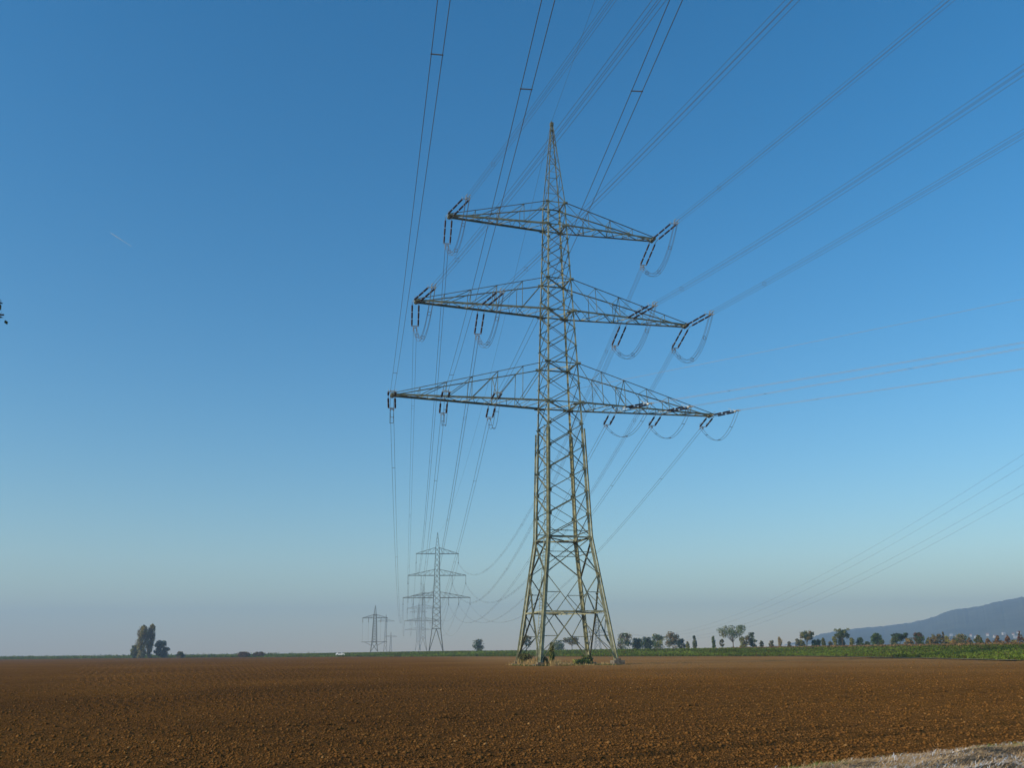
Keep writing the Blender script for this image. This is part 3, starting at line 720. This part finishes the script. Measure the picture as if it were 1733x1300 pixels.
far_tower(P4[0], P4[1], z4, -.35, [(0, 2.6), (6, 1.9), (26, 1.0), (30, .8), (37.5, .1)], [('top', 30.5, 33, 8.2), ('bottom', 14.5, 17, 9.5)], 'small hazy pylon seen between the legs of the big pylon', None, 1.0, 2.2, False)
for j, (u, xe, ye, wh) in enumerate(((-8.0, 1733, 757, 'first'), (-4.0, 1733, 776, 'second'), (4.0, 1733, 808, 'third'), (8.0, 1733, 824, 'fourth'))):
    e = at_depth(xe, ye, 170); a = Vector((P4[0] + math.cos(.35) * u, P4[1] - math.sin(.35) * u, z4 + 27.5))
    q = np.array(e); d = q - np.array(a); q2 = q + d / np.hypot(d[0], d[1]) * 25 + np.array([0, 0, 2.6])
    bundle('distant_wire', a, q2, 25.5 if j < 2 else 25.0, 1, 60, .017, ALU, f'{wh} from the top of four long wires sagging into the haze', 'power line', 'four distant wires on the right', parts=False)

# ------------------------------------------------------------------ trees and shrubs
def tree(name, label, cat, group, x, y, z, h, w, kind, col, seed, nleaf=1100, lsz=.22, trunk=True, clear=None):
    g = np.random.default_rng(seed)
    root = empty(name, (x, y, z), label, cat, group)
    clear = {'round': .03, 'umbrella': .42, 'slim': .05, 'poplar': .04, 'spiky': .05, 'bush': .02, 'open': .25}[kind] if clear is None else clear
    nc = {'round': 60, 'umbrella': 34, 'slim': 22, 'poplar': 70, 'spiky': 40, 'bush': 40, 'open': 40}[kind]
    C = []; Rc = []
    for i in range(nc):
        a = g.uniform(0, 6.283); t = g.random()
        if kind == 'umbrella':
            zf = g.uniform(.55, .97); rad = w / 2 * math.sqrt(g.random()) * (1.05 if zf > .7 else .75); rc = .13 * w
        elif kind == 'poplar':
            zf = .06 + .92 * t; prof = min(1, (1 - zf) * 5 + .16) * min(1, .55 + zf * .9); rad = w / 2 * prof * .62 * math.sqrt(g.random()); rc = w * .16 * prof + .12
        elif kind == 'spiky':
            zf = .08 + .9 * t ** 1.1; rad = w / 2 * (1.02 - zf) * g.uniform(.5, 1.0); rc = w * .13 * (1.15 - zf)
        elif kind == 'slim':
            zf = .08 + .88 * t; prof = math.sin(math.pi * min(1, (zf - .05) * 1.02)) ** .8; rad = w / 2 * prof * .55 * g.random(); rc = w * .24 * (prof * .7 + .3)
        else:
            zf = clear + (1 - clear) * (.08 + .88 * t); q = (zf - clear) / (1 - clear)
            prof = math.sqrt(max(.05, 1 - (2 * q - .85) ** 2 / 1.45)); rad = w / 2 * prof * .82 * math.sqrt(g.random()); rc = w * (.16 if kind != 'open' else .11)
        C.append((rad * math.cos(a), rad * math.sin(a), zf * h)); Rc.append(rc)
    C = np.array(C); Rc = np.array(Rc)
    if trunk:
        T = MB(); tt = h * (.62 if kind != 'poplar' else .9); r0 = max(.05, h * .022)
        wob = g.normal(0, .03 * h, (4, 2)); wob[0] = 0
        tp_ = [Vector((wob[i][0] * (i > 0) * .5, wob[i][1] * .5, tt * i / 3)) for i in range(4)]
        T.tube([tp_[0] - Vector((0, 0, .3))] + tp_, [r0 * 1.3, r0 * 1.2, r0 * .9, r0 * .65, r0 * .3], 6)
        for i in g.choice(nc, min(nc, 11), replace=False):
            st = tp_[0].lerp(tp_[3], min(.97, max(.25, g.uniform(.45, .75) if kind != 'poplar' else C[i][2] / tt * .8)))
            en = Vector(C[i]); T.tube([st, st.lerp(en, .5) + Vector((0, 0, .04 * h)), en], [r0 * .5, r0 * .33, r0 * .12], 5)
        T.build('trunk', BARK, root)
    j = g.integers(0, nc, nleaf); dirs = g.normal(0, 1, (nleaf, 3)); dirs /= np.linalg.norm(dirs, axis=1)[:, None]
    p = C[j] + dirs * (Rc[j] * g.uniform(.2, 1.25, nleaf) ** .7)[:, None] * np.array([1, 1, .75 if kind not in ('poplar', 'slim') else 1.5])
    p[:, 2] = np.clip(p[:, 2], .03, h * 1.03)
    a = g.normal(0, 1, (nleaf, 3)); a /= np.linalg.norm(a, axis=1)[:, None]
    b = np.cross(a, g.normal(0, 1, (nleaf, 3))); b /= np.linalg.norm(b, axis=1)[:, None]
    s_ = (lsz * g.uniform(.6, 1.3, nleaf))[:, None]
    V = np.stack([p - a * s_, p + b * s_ * .6, p + a * s_, p - b * s_ * .6], 1).reshape(-1, 3)
    cols = np.atleast_2d(np.array(col, float)); pick = cols[g.integers(0, len(cols), nc)][j]
    c = 2.1 * pick * g.uniform(.65, 1.35, (nc, 1))[j] * g.uniform(.75, 1.25, (nleaf, 1))
    link('crown', np_mesh('crown', V, np.arange(nleaf * 4).reshape(-1, 4), col=c.repeat(4, 0)), LEAF, root)
    return root
DG = (.030, .048, .020); MG = (.055, .078, .022); OL = (.085, .085, .032); YG = (.14, .14, .035); BR = (.090, .066, .030); RU = (.12, .066, .028); OR = (.155, .10, .032); RD = (.085, .042, .026); GY = (.085, .085, .05); DD = (.022, .034, .024)
def photo_tree(px, ytop, ybase, wpx, d, kind, col, name, label, seed, group, cat='tree', nleaf=1100, lead=0):
    P = at_depth(px, ybase, d); gzv = gzf(P[0], P[1]); k = d / F / cp
    ztop = at_depth(px, ytop, d)[2]; h = max(.8, ztop - gzv)
    tree(name, label, cat, group, P[0], P[1], gzv - .05, h, max(.6, wpx * k), kind, col, seed, nleaf, max(.10, .95 * k), trunk=kind != 'bush')
def dr(px): return 232 + (1733 - px) / 683 * 190
RIGHT = [
 (1058, 1074, 25, 'round', [DG, BR, MG], 'dense tree with a reddish-brown top, nearest to the right foot of the pylon'),
 (1079, 1082, 17, 'round', [DG], 'low dark green tree between the red-topped tree and the yellow-topped one'),
 (1096, 1080, 19, 'round', [DD, DG], 'dark rounded tree pressed against the left side of the yellow-topped tree'),
 (1112, 1075, 23, 'round', [YG, MG, DG], 'rounded tree with a yellow-green top right of the pylon'),
 (1139, 1071, 21, 'round', [BR, DG, BR], 'tall rounded dark brown tree beside a small dark bush-like tree'),
 (1153, 1083, 13, 'round', [DD], 'small dark green tree tucked against the right of the tall brown tree'),
 (1164, 1088, 7, 'slim', [OL, YG], 'tiny pale yellowish sapling just right of the small dark tree'),
 (1176, 1078, 10, 'slim', [GY, DG], 'slender greyish tree with a darker foot, standing on its own'),
 (1208, 1078, 8, 'slim', [MG], 'small slender green tree standing alone left of the big spreading tree'),
 (1222, 1083, 7, 'open', [GY], 'faint thin sapling between the slender green tree and the big spreading tree'),
 (1241, 1061, 36, 'umbrella', [OL, DG, MG], 'largest spreading tree of the right-hand row with a broad open crown'),
 (1257, 1079, 11, 'round', [OL, YG], 'low olive tree under the right edge of the largest spreading tree'),
 (1264, 1077, 11, 'open', [GY, BR], 'thin greyish tree between the low olive tree and the dark tree'),
 (1274, 1072, 14, 'round', [DD, DG], 'dark upright tree with a bare trunk right of the largest spreading tree'),
 (1289, 1084, 6, 'open', [GY], 'faint bare-looking sapling right of the dark upright tree'),
 (1306, 1084, 8, 'open', [GY, BR], 'greyish wispy sapling just left of the long white shed'),
 (1320, 1078, 8, 'slim', [(.20, .16, .09)], 'pale tan slender tree standing behind the long white shed'),
 (1336, 1086, 6, 'open', [GY], 'low wispy sapling right of the long white shed'),
 (1350, 1081, 7, 'open', [GY], 'thin grey sapling left of the flat-topped tree'),
 (1357, 1083, 9, 'round', [OL], 'low olive shrub-like tree at the left foot of the flat-topped tree'),
 (1366, 1067, 21, 'umbrella', [OL, DG, BR], 'flat-topped tree with a tall bare trunk left of the small white shed'),
 (1378, 1083, 8, 'round', [MG], 'small round green tree in front of the small white shed'),
 (1386, 1082, 8, 'slim', [DG, MG], 'small green tree just right of the small white shed'),
 (1394, 1080, 9, 'slim', [MG, OL], 'slightly taller green tree, third right of the small white shed'),
 (1406, 1085, 6, 'open', [GY], 'tiny grey sapling left of a yellow-green pointed tree'),
 (1413, 1078, 10, 'slim', [OL, YG], 'pointed yellow-green tree left of the tall umbrella-crowned tree'),
 (1427, 1064, 20, 'umbrella', [DG, OL], 'tall umbrella-crowned dark tree with small dark growth at its foot'),
 (1424, 1079, 11, 'round', [DD], 'dark round shrub-like tree under the tall umbrella-crowned tree'),
 (1442, 1080, 10, 'slim', [OL, YG], 'bright olive small tree right of the tall umbrella-crowned tree'),
 (1456, 1079, 10, 'round', [DG], 'small round dark green tree on its own left of a low stump-like tree'),
 (1468, 1086, 8, 'round', [DG, GY], 'lowest dark little tree before the full green rounded tree'),
 (1485, 1072, 18, 'round', [MG, DG], 'full rounded green tree with an open gap on its left'),
 (1492, 1082, 11, 'round', [BR, OL], 'low brownish tree leaning on the right of the full green tree'),
 (1515, 1077, 13, 'round', [OL, DG], 'olive tree touching the left side of a dark umbrella tree'),
 (1524, 1072, 18, 'umbrella', [DD, DG], 'small dark umbrella tree with a thin bare trunk'),
 (1539, 1080, 15, 'round', [OR, OL, BR], 'low orange-olive rounded tree right of the dark umbrella tree'),
 (1557, 1071, 17, 'round', [DG, MG, RD], 'rounded dark green tree with red leaves on its left side'),
 (1573, 1078, 14, 'spiky', [OL, OR], 'olive-orange pointed tree right of the red-flecked green tree'),
 (1587, 1073, 17, 'open', [BR, GY], 'brown open-crowned tree in the crowded part of the row'),
 (1599, 1069, 9, 'spiky', [DD, BR], 'thin dark spiky tree rising above its brown neighbours'),
 (1604, 1077, 11, 'slim', [OR, YG], 'yellow-orange slim tree in front of the thin dark spiky tree'),
 (1615, 1083, 9, 'round', [OR], 'small orange tree left of the broad brown-green tree'),
 (1626, 1073, 19, 'round', [BR, OL, MG], 'broad brown-green tree below the white village houses'),
 (1642, 1078, 13, 'spiky', [RU, OL], 'orange-brown pointed tree between two broader olive trees'),
 (1657, 1072, 19, 'spiky', [OL, BR, MG], 'broad olive conical tree in the right part of the row'),
 (1673, 1079, 13, 'spiky', [OR, RU], 'low bright orange conical tree'),
 (1691, 1075, 18, 'spiky', [RU, BR], 'rust-coloured conical tree, third from the right edge'),
 (1707, 1074, 13, 'spiky', [RU, RD], 'narrow dark rust conical tree, second from the right edge'),
 (1718, 1083, 9, 'round', [OR, OL], 'low orange shrub-like tree before the last dark red tree'),
 (1729, 1068, 15, 'spiky', [RD, BR], 'tall dark red conical tree at the right edge of the picture')]
for i, (px, yt, wpx, kind, col, lab) in enumerate(RIGHT):
    photo_tree(px, yt + (.5 if px > 1280 else -1), 1094, wpx * (1.35 if px > 1560 else 1.15), dr(px) + 14 * math.sin(i * 2.4) * (1 if kind != 'umbrella' else .3), kind, col, 'tree', lab, 100 + i, 'trees in the row on the right', nleaf=1900 if wpx > 15 else 1100)
MIDT = [(891, 1077, 24, 'open', [DG, BR], 'small dark tree seen through the left legs of the pylon'), (945, 1085, 24, 'round', [DG, MG], 'low rounded tree seen through the middle of the pylon base'),
        (968, 1080, 27, 'umbrella', [BR, OL, DG], 'open brownish tree seen between the middle legs of the pylon'), (809, 1083, 22, 'round', [DD, DG], 'lone small dark tree on the skyline left of the pylon')]
for i, (px, yt, wpx, kind, col, lab) in enumerate(MIDT): photo_tree(px, yt, 1099, wpx, 470, kind, col, 'tree', lab, 200 + i, 'small trees on the skyline behind the pylon')
PO = (.125, .105, .028)
LEFTT = [(239, 1058.5, 22, 'poplar', [PO, OL, BR], 'yellowish poplar on the left with a broad foot, left of its twin'), (252.5, 1055.5, 15, 'poplar', [PO, BR, OL], 'slightly taller slim poplar on the left, right of its twin'),
         (272, 1082, 23, 'bush', [DD, DG, (.03, .045, .035)], 'dark bluish-green rounded tree to the right of the two poplars'), (229, 1092, 16, 'bush', [OL, MG], 'olive bush at the left foot of the two poplars')]
for i, (px, yt, wpx, kind, col, lab) in enumerate(LEFTT): photo_tree(px, yt, 1108, wpx, 520 + 4 * i, kind, col, 'bush' if px == 229 else 'tree', lab, 300 + i, 'clump of trees on the left', 'bush' if px == 229 else 'tree', nleaf=5500)
HED = [(413, 1104.3, 24, [(.05, .036, .022), (.06, .036, .024)], 'longer low reddish-brown hedge on the left skyline'), (439, 1104.3, 21, [(.05, .036, .022), (.06, .036, .024)], 'shorter reddish-brown hedge nearer to the white car'), (306, 1103.8, 14, [DG, BR], 'low dark scrub right of the dark tree on the left')]
for i, (px, yt, wpx, col, lab) in enumerate(HED): photo_tree(px, yt, 1107, wpx, 480, 'bush', col, 'hedge' if i < 2 else 'bush', lab, 320 + i, None, 'hedge' if i < 2 else 'bush')
# shrubs and rank grass between the pylon's feet
SHR = [((-3.6, 3.6), 1.2, 2.0, 'bush', [BR, OL, OL], 'brown-green shrub around the far left foot of the pylon'), ((-2.6, -2.9), 2.4, .9, 'slim', [MG, YG, OL], 'slim tall green shrub right behind the ladder foot'),
       ((1.6, -1.2), 0.55, 2.4, 'bush', [YG, MG, MG], 'wide green shrub in the middle of the pylon base'), ((3.9, 3.7), 1.0, 1.5, 'bush', [DG, OL, MG], 'dark green shrub around the far right foot of the pylon'),
       ((-4.0, -3.9), 1.0, 1.3, 'bush', [DG, OL], 'small dark shrub at the foot of the ladder leg')]
for i, ((u, v), h, w, kind, col, lab) in enumerate(SHR):
    p = Q(u, v, 0); tree('shrub', lab, 'shrub', 'shrubs at the feet of the pylon', p.x, p.y, -.05, h, w, kind, col, 400 + i, 1500, .10, trunk=True)
N = 30000
u = np.r_[rng.normal(-3.0, 1.3, N // 2), rng.uniform(-5.2, 5.4, N // 2)]; v = np.r_[rng.normal(-.2, 2.4, N // 2), rng.uniform(-5.4, 4.8, N // 2)]
k = (abs(u) < 5.9) & (abs(v) < 5.9); u, v = u[k], v[k]; N = len(u)
straw = (fbm(u / 1.5 + 20, v / 1.5, 2) > .45) & (u < 1.5) | (rng.random(N) < .15)
cl_ = np.clip(1.6 * fbm(u / .7 + 3, v / .7, 2) - .3, .15, 1) * np.where(u < 0, 1.0, .55)
hh = np.where(straw, rng.uniform(.25, 1.25, N), rng.uniform(.1, .45, N)) * cl_; x = TX + ca * u - sa * v; y = TY + sa * u + ca * v
a = rng.uniform(0, 6.28, N); ln = hh * rng.uniform(.05, .5, N); w = rng.uniform(.012, .03, N)
B0 = np.stack([x, y, 0 * x - .02], -1); B1 = B0 + np.stack([ln * np.cos(a), ln * np.sin(a), hh], -1); Md = (B0 + B1) / 2 + np.stack([0 * x, 0 * x, hh * .12], -1); sd_ = np.stack([-np.sin(a), np.cos(a), 0 * a], -1) * w[:, None]
V = np.stack([B0 - sd_, B0 + sd_, Md + sd_ * .8, Md - sd_ * .8, B1 + sd_ * .2, B1 - sd_ * .2], 1)
col = np.where(straw[:, None], np.array([.52, .36, .16]), np.array([.075, .12, .025])) * rng.uniform(.7, 1.2, (N, 1))
tag(link('tall_grass', np_mesh('tall_grass', V.reshape(-1, 3), (np.array([(0, 1, 2, 3), (3, 2, 4, 5)])[None] + (np.arange(N) * 6)[:, None, None]).reshape(-1, 4), col=col.repeat(6, 0)), GRASS),
    'dry straw and green grass left standing between the feet of the big pylon', 'grass', kind='stuff')

# tree just outside the left edge: only leaf tips reach into the picture
def side_tree():
    g = np.random.default_rng(5); tip = Vector(at_depth(7, 533, 5.6)); bx, by = tip.x - 2.3, tip.y - 1.0
    root = empty('tree', (bx, by, 0), 'dark leafy tree at the left edge with only leaf tips in view', 'tree')
    T = MB(); T.tube([(0, 0, -.2), (.05, 0, 1.2), (-.05, .1, 2.6), (0, .1, 4.2)], [.16, .13, .10, .05], 8)
    tips = [tip - Vector((bx, by, 0))] + [Vector((g.uniform(-2, 1.5), g.uniform(-1.8, 1.2), g.uniform(2.6, 5.2))) for _ in range(22)]
    tips = [tips[0]] + [q for q in tips[1:] if q.x < 1.4]
    for q in tips:
        s0 = Vector((0, .1, g.uniform(1.8, 3.8))); T.tube([s0, s0.lerp(q, .5) + Vector((0, 0, .18)), q], [.045, .025, .006], 5)
    T.build('trunk', BARK, root)
    P = [];
    for i, q in enumerate(tips):
        n = 14 if i == 0 else 90
        P += [np.array(q) + g.normal(0, .05 if i == 0 else .26, 3) + (np.array([-.03, 0, 0]) if i == 0 else 0) for _ in range(n)]
    P = np.array(P); n = len(P); a = g.normal(0, 1, (n, 3)); a[:, 2] -= .4; a /= np.linalg.norm(a, axis=1)[:, None]; b = np.cross(a, g.normal(0, 1, (n, 3))); b /= np.linalg.norm(b, axis=1)[:, None]
    s_ = g.uniform(.018, .034, (n, 1)); s_[14:] *= 1.8
    V = np.stack([P - a * s_, P + b * s_ * .45, P + a * s_, P - b * s_ * .45], 1).reshape(-1, 3)
    link('crown', np_mesh('crown', V, np.arange(n * 4).reshape(-1, 4), col=np.tile(np.array([.02, .028, .012]), (n * 4, 1))), LEAF, root)
side_tree()

# ------------------------------------------------------------------ hill, village, sheds, car
RX = [(1250, 1104), (1300, 1098), (1350, 1086), (1390, 1074), (1430, 1066.5), (1470, 1062), (1500, 1060), (1545, 1054), (1570, 1048), (1585, 1043), (1607, 1034), (1640, 1030), (1680, 1021), (1733, 1012), (1850, 1002), (2000, 998), (2200, 1006), (2500, 1030), (2900, 1070)]
rth = np.array([math.atan2(*(ray(x, y)[:2])) for x, y in RX]); rel = np.array([ray(x, y)[2] / math.hypot(*ray(x, y)[:2]) for x, y in RX])
D0, D1 = 1700.0, 3900.0
def hill_z(th, d):
    Hr = np.interp(th, rth, rel) * D1
    Hr = Hr + 3.5 * (fbm(th * 60 + 3, th * 0, 3) - .45) + 5 * (fbm(th * 420 + 3, th * 0, 3) - .45)
    f = sstep((d - D0) / (D1 - D0)); b = 1 - sstep((d - D1) / 420)
    return 1.8 + (Hr - 1.8) * f ** 1.3 * b + 6 * (fbm(th * 40, d / 160, 3) - .45) * f * (d < D1 - 100)
th = np.linspace(rth[0], rth[-1], 900); dd = np.linspace(D0, D1 + 420, 60)
TH, DD_ = np.meshgrid(th, dd, indexing='ij'); Z = hill_z(TH, DD_)
idx = np.arange(TH.size).reshape(TH.shape); Fq = np.stack([idx[:-1, :-1], idx[:-1, 1:], idx[1:, 1:], idx[1:, :-1]], -1).reshape(-1, 4)[:, ::-1]
tag(link('hill', np_mesh('hill', np.stack([DD_ * np.sin(TH), DD_ * np.cos(TH), Z], -1).reshape(-1, 3), Fq, smooth=True), mat_noise('wooded_hill', (.045, .060, .040), (.10, .11, .07), .012, .95, 0, .5, .05)), kind='structure')
WALL_W = mat_flat('white_render', (.46, .44, .42), .8); ROOF_R = mat_flat('tile_roof', (.22, .10, .07), .8); ROOF_W = mat_flat('pale_metal_roof', (.36, .36, .36), .5); GLASS = mat_flat('dark_glass', (.02, .025, .03), .1); GREYW = mat_flat('grey_render', (.55, .53, .50), .8)
def house(name, label, cat, group, x, y, z, w, d, h, rh, yaw, wm, rm, windows=True):
    r = empty(name, (x, y, z), label, cat, group); r.rotation_euler = (0, 0, yaw)
    b = MB(); b._box((0, 0, h / 2 - .5), (w, d, h + 1)); b.add([(-w / 2, -d / 2, h), (-w / 2, d / 2, h), (-w / 2, 0, h + rh)], [(0, 1, 2)]); b.add([(w / 2, -d / 2, h), (w / 2, d / 2, h), (w / 2, 0, h + rh)], [(0, 2, 1)]); b.build('wall', wm, r)
    t = MB(); o = .3
    for s_ in (-1, 1):
        p = [(-w / 2 - o, s_ * (d / 2 + o), h - o * rh / d * 2), (w / 2 + o, s_ * (d / 2 + o), h - o * rh / d * 2), (w / 2 + o, 0, h + rh + .05), (-w / 2 - o, 0, h + rh + .05)]
        q = [(a, b_, c + .18) for a, b_, c in p]; t.add(p + q, [(0, 1, 2, 3), (7, 6, 5, 4), (0, 4, 5, 1), (1, 5, 6, 2), (2, 6, 7, 3), (3, 7, 4, 0)])
    t.build('roof', rm, r)
    if windows:
        for k in (-.3, 0, .3):
            q = MB(); q._box((k * w, -d / 2 - .02, h * .55), (w * .13, .05, h * .28)); q.build('window', GLASS, r)
VIL = [(1610, 1075, 'leftmost white village house above the crowded trees'), (1619, 1078, 'white house low on the slope right of the leftmost one'), (1644, 1076, 'white house above the orange-brown pointed tree'), (1652, 1079, 'small white house in a gap left of the olive conical tree'),
       (1672, 1075, 'white house above the low bright orange conical tree'), (1684, 1078, 'lower white house left of the rust-coloured conical tree'), (1699, 1073, 'higher white house in the gap left of the narrow rust tree'), (1704, 1080, 'low white house peeping past the narrow rust tree'),
       (1715, 1074, 'upper white house right of the narrow rust tree'), (1719, 1079, 'lower white house left of the last dark red tree'), (1724, 1071, 'highest white house near the right edge on the slope')]
for i, (px, py, lab) in enumerate(VIL):
    for d in np.linspace(D0 + 60, D1 - 200, 400):
        P = at_depth(px, py + 2, d); rr = math.hypot(P[0], P[1]); zz = float(hill_z(np.array([math.atan2(P[0], P[1])]), np.array([rr]))[0])
        if zz >= P[2]: break
    house('house', lab, 'house', 'white houses of the village on the slope', P[0], P[1], zz, random.uniform(5, 8), 6, random.uniform(3, 4.5), 2, random.uniform(-.8, .2), WALL_W, ROOF_R if i % 3 else ROOF_W)
for px, w, lab in ((1328, 13, 'long low white shed behind the row of trees'), (1377, 6, 'small low white shed behind two little green trees'), (1453, 6, 'small pale shed by the lone dark round tree')):
    d = dr(px) + 45; P = at_depth(px, 1090, d); house('shed', lab, 'shed', 'low white sheds behind the trees', P[0], P[1], gzf(P[0], P[1]), w * .65, 4, 1.0, .35, -.45, WALL_W, ROOF_W, True)
def car():
    P = at_depth(576, 1106, 425); r = empty('parked_car', (P[0], P[1], gzf(P[0], P[1]) + .25), 'white car far off on the skyline behind the green strip', 'car'); r.rotation_euler = (0, 0, .1)
    prof = [(-2.0, .35), (-2.0, .85), (-1.9, 1.0), (-1.2, 1.45), (.4, 1.5), (1.05, 1.02), (1.9, .88), (2.05, .6), (2.05, .35)]
    b = MB(); n = len(prof); vs_ = [(x, s_ * (.82 if z < 1.1 else .66), z) for s_ in (-1, 1) for x, z in prof]
    b.add(vs_, [tuple(range(n)), tuple(range(2 * n - 1, n - 1, -1))] + [(i, n + i, n + (i + 1) % n, (i + 1) % n) for i in range(n)]); b.build('body', mat_flat('white_car_paint', (.82, .82, .80), .25, 0, .6), r)
    for s_ in (-1, 1):
        q = MB(); q.add([(-1.1, s_ * .835, 1.0), (.7, s_ * .835, 1.0), (.3, s_ * .72, 1.4), (-1.0, s_ * .72, 1.4)], [(0, 1, 2, 3)]); q.build('side_window', GLASS, r)
    q = MB(); q.add([(1.03, -.7, 1.08), (1.03, .7, 1.08), (.46, .6, 1.49), (.46, -.6, 1.49)], [(0, 1, 2, 3)]); q.v = [(a + .02, b_, c + .02) for a, b_, c in q.v]; q.build('windscreen', GLASS, r)
    wm = mat_flat('tyre', (.02, .02, .02), .8)
    wh = MB(); wh.tube([(0, -.1, 0), (0, .1, 0)], .32, 14); wme = wh.mesh('wheel'); wme.materials.append(wm)
    for x in (-1.25, 1.3):
        for s_ in (-.78, .78): o = link('wheel', wme, None, r); o.location = (x, s_, .32)
    for s_ in (-.55, .55): q = MB(); q._box((2.04, s_, .7), (.06, .28, .16)); q.build('headlight', FITTING, r)
car()

# ------------------------------------------------------------------ contrail
def contrail():
    a = Vector(at_depth(187, 394, 12000)); b = Vector(at_depth(222, 416.5, 13500)); C_ = MB(); pts = [a.lerp(b, t) for t in np.linspace(0, 1, 14)]
    rr = [2 + 2.6 * math.sin(math.pi * min(1, t * 1.6 + .08)) * (1 - t) for t in np.linspace(0, 1, 14)]
    C_.tube(pts, rr, 6); M, t, bb = mat_new('ice_trail'); bb.inputs['Base Color'].default_value = (.8, .8, .8, 1); bb.inputs['Roughness'].default_value = 1
    tr = t.nodes.new('ShaderNodeBsdfTranslucent'); tr.inputs[0].default_value = (.9, .9, .9, 1); mx = t.nodes.new('ShaderNodeMixShader'); t.links.new(bb.outputs[0], mx.inputs[1]); t.links.new(tr.outputs[0], mx.inputs[2]); t.links.new(mx.outputs[0], t.nodes['Material Output'].inputs['Surface'])
    tag(C_.build('contrail', M, None, True), 'short white vapour trail high in the sky on the left', 'contrail')
contrail()

# ------------------------------------------------------------------ haze
hz = MB(); x0, x1, y0, y1, zb, zt = -5400, 5400, -620, 5450, -1.3, 262
hz._box(((x0 + x1) / 2, (y0 + y1) / 2, (zb + zt) / 2), (x1 - x0, y1 - y0, zt - zb))
HM = bpy.data.materials.new('haze'); HM.use_nodes = True; t = HM.node_tree; t.nodes.clear()
ou = t.nodes.new('ShaderNodeOutputMaterial'); pv = t.nodes.new('ShaderNodeVolumePrincipled')
pv.inputs['Color'].default_value = (.55, .75, 1.0, 1); pv.inputs['Density'].default_value = .00033; pv.inputs['Anisotropy'].default_value = .1
t.links.new(pv.outputs[0], ou.inputs['Volume'])
tag(hz.build('haze', HM), 'pale morning haze lying over the fields', 'haze', kind='stuff')
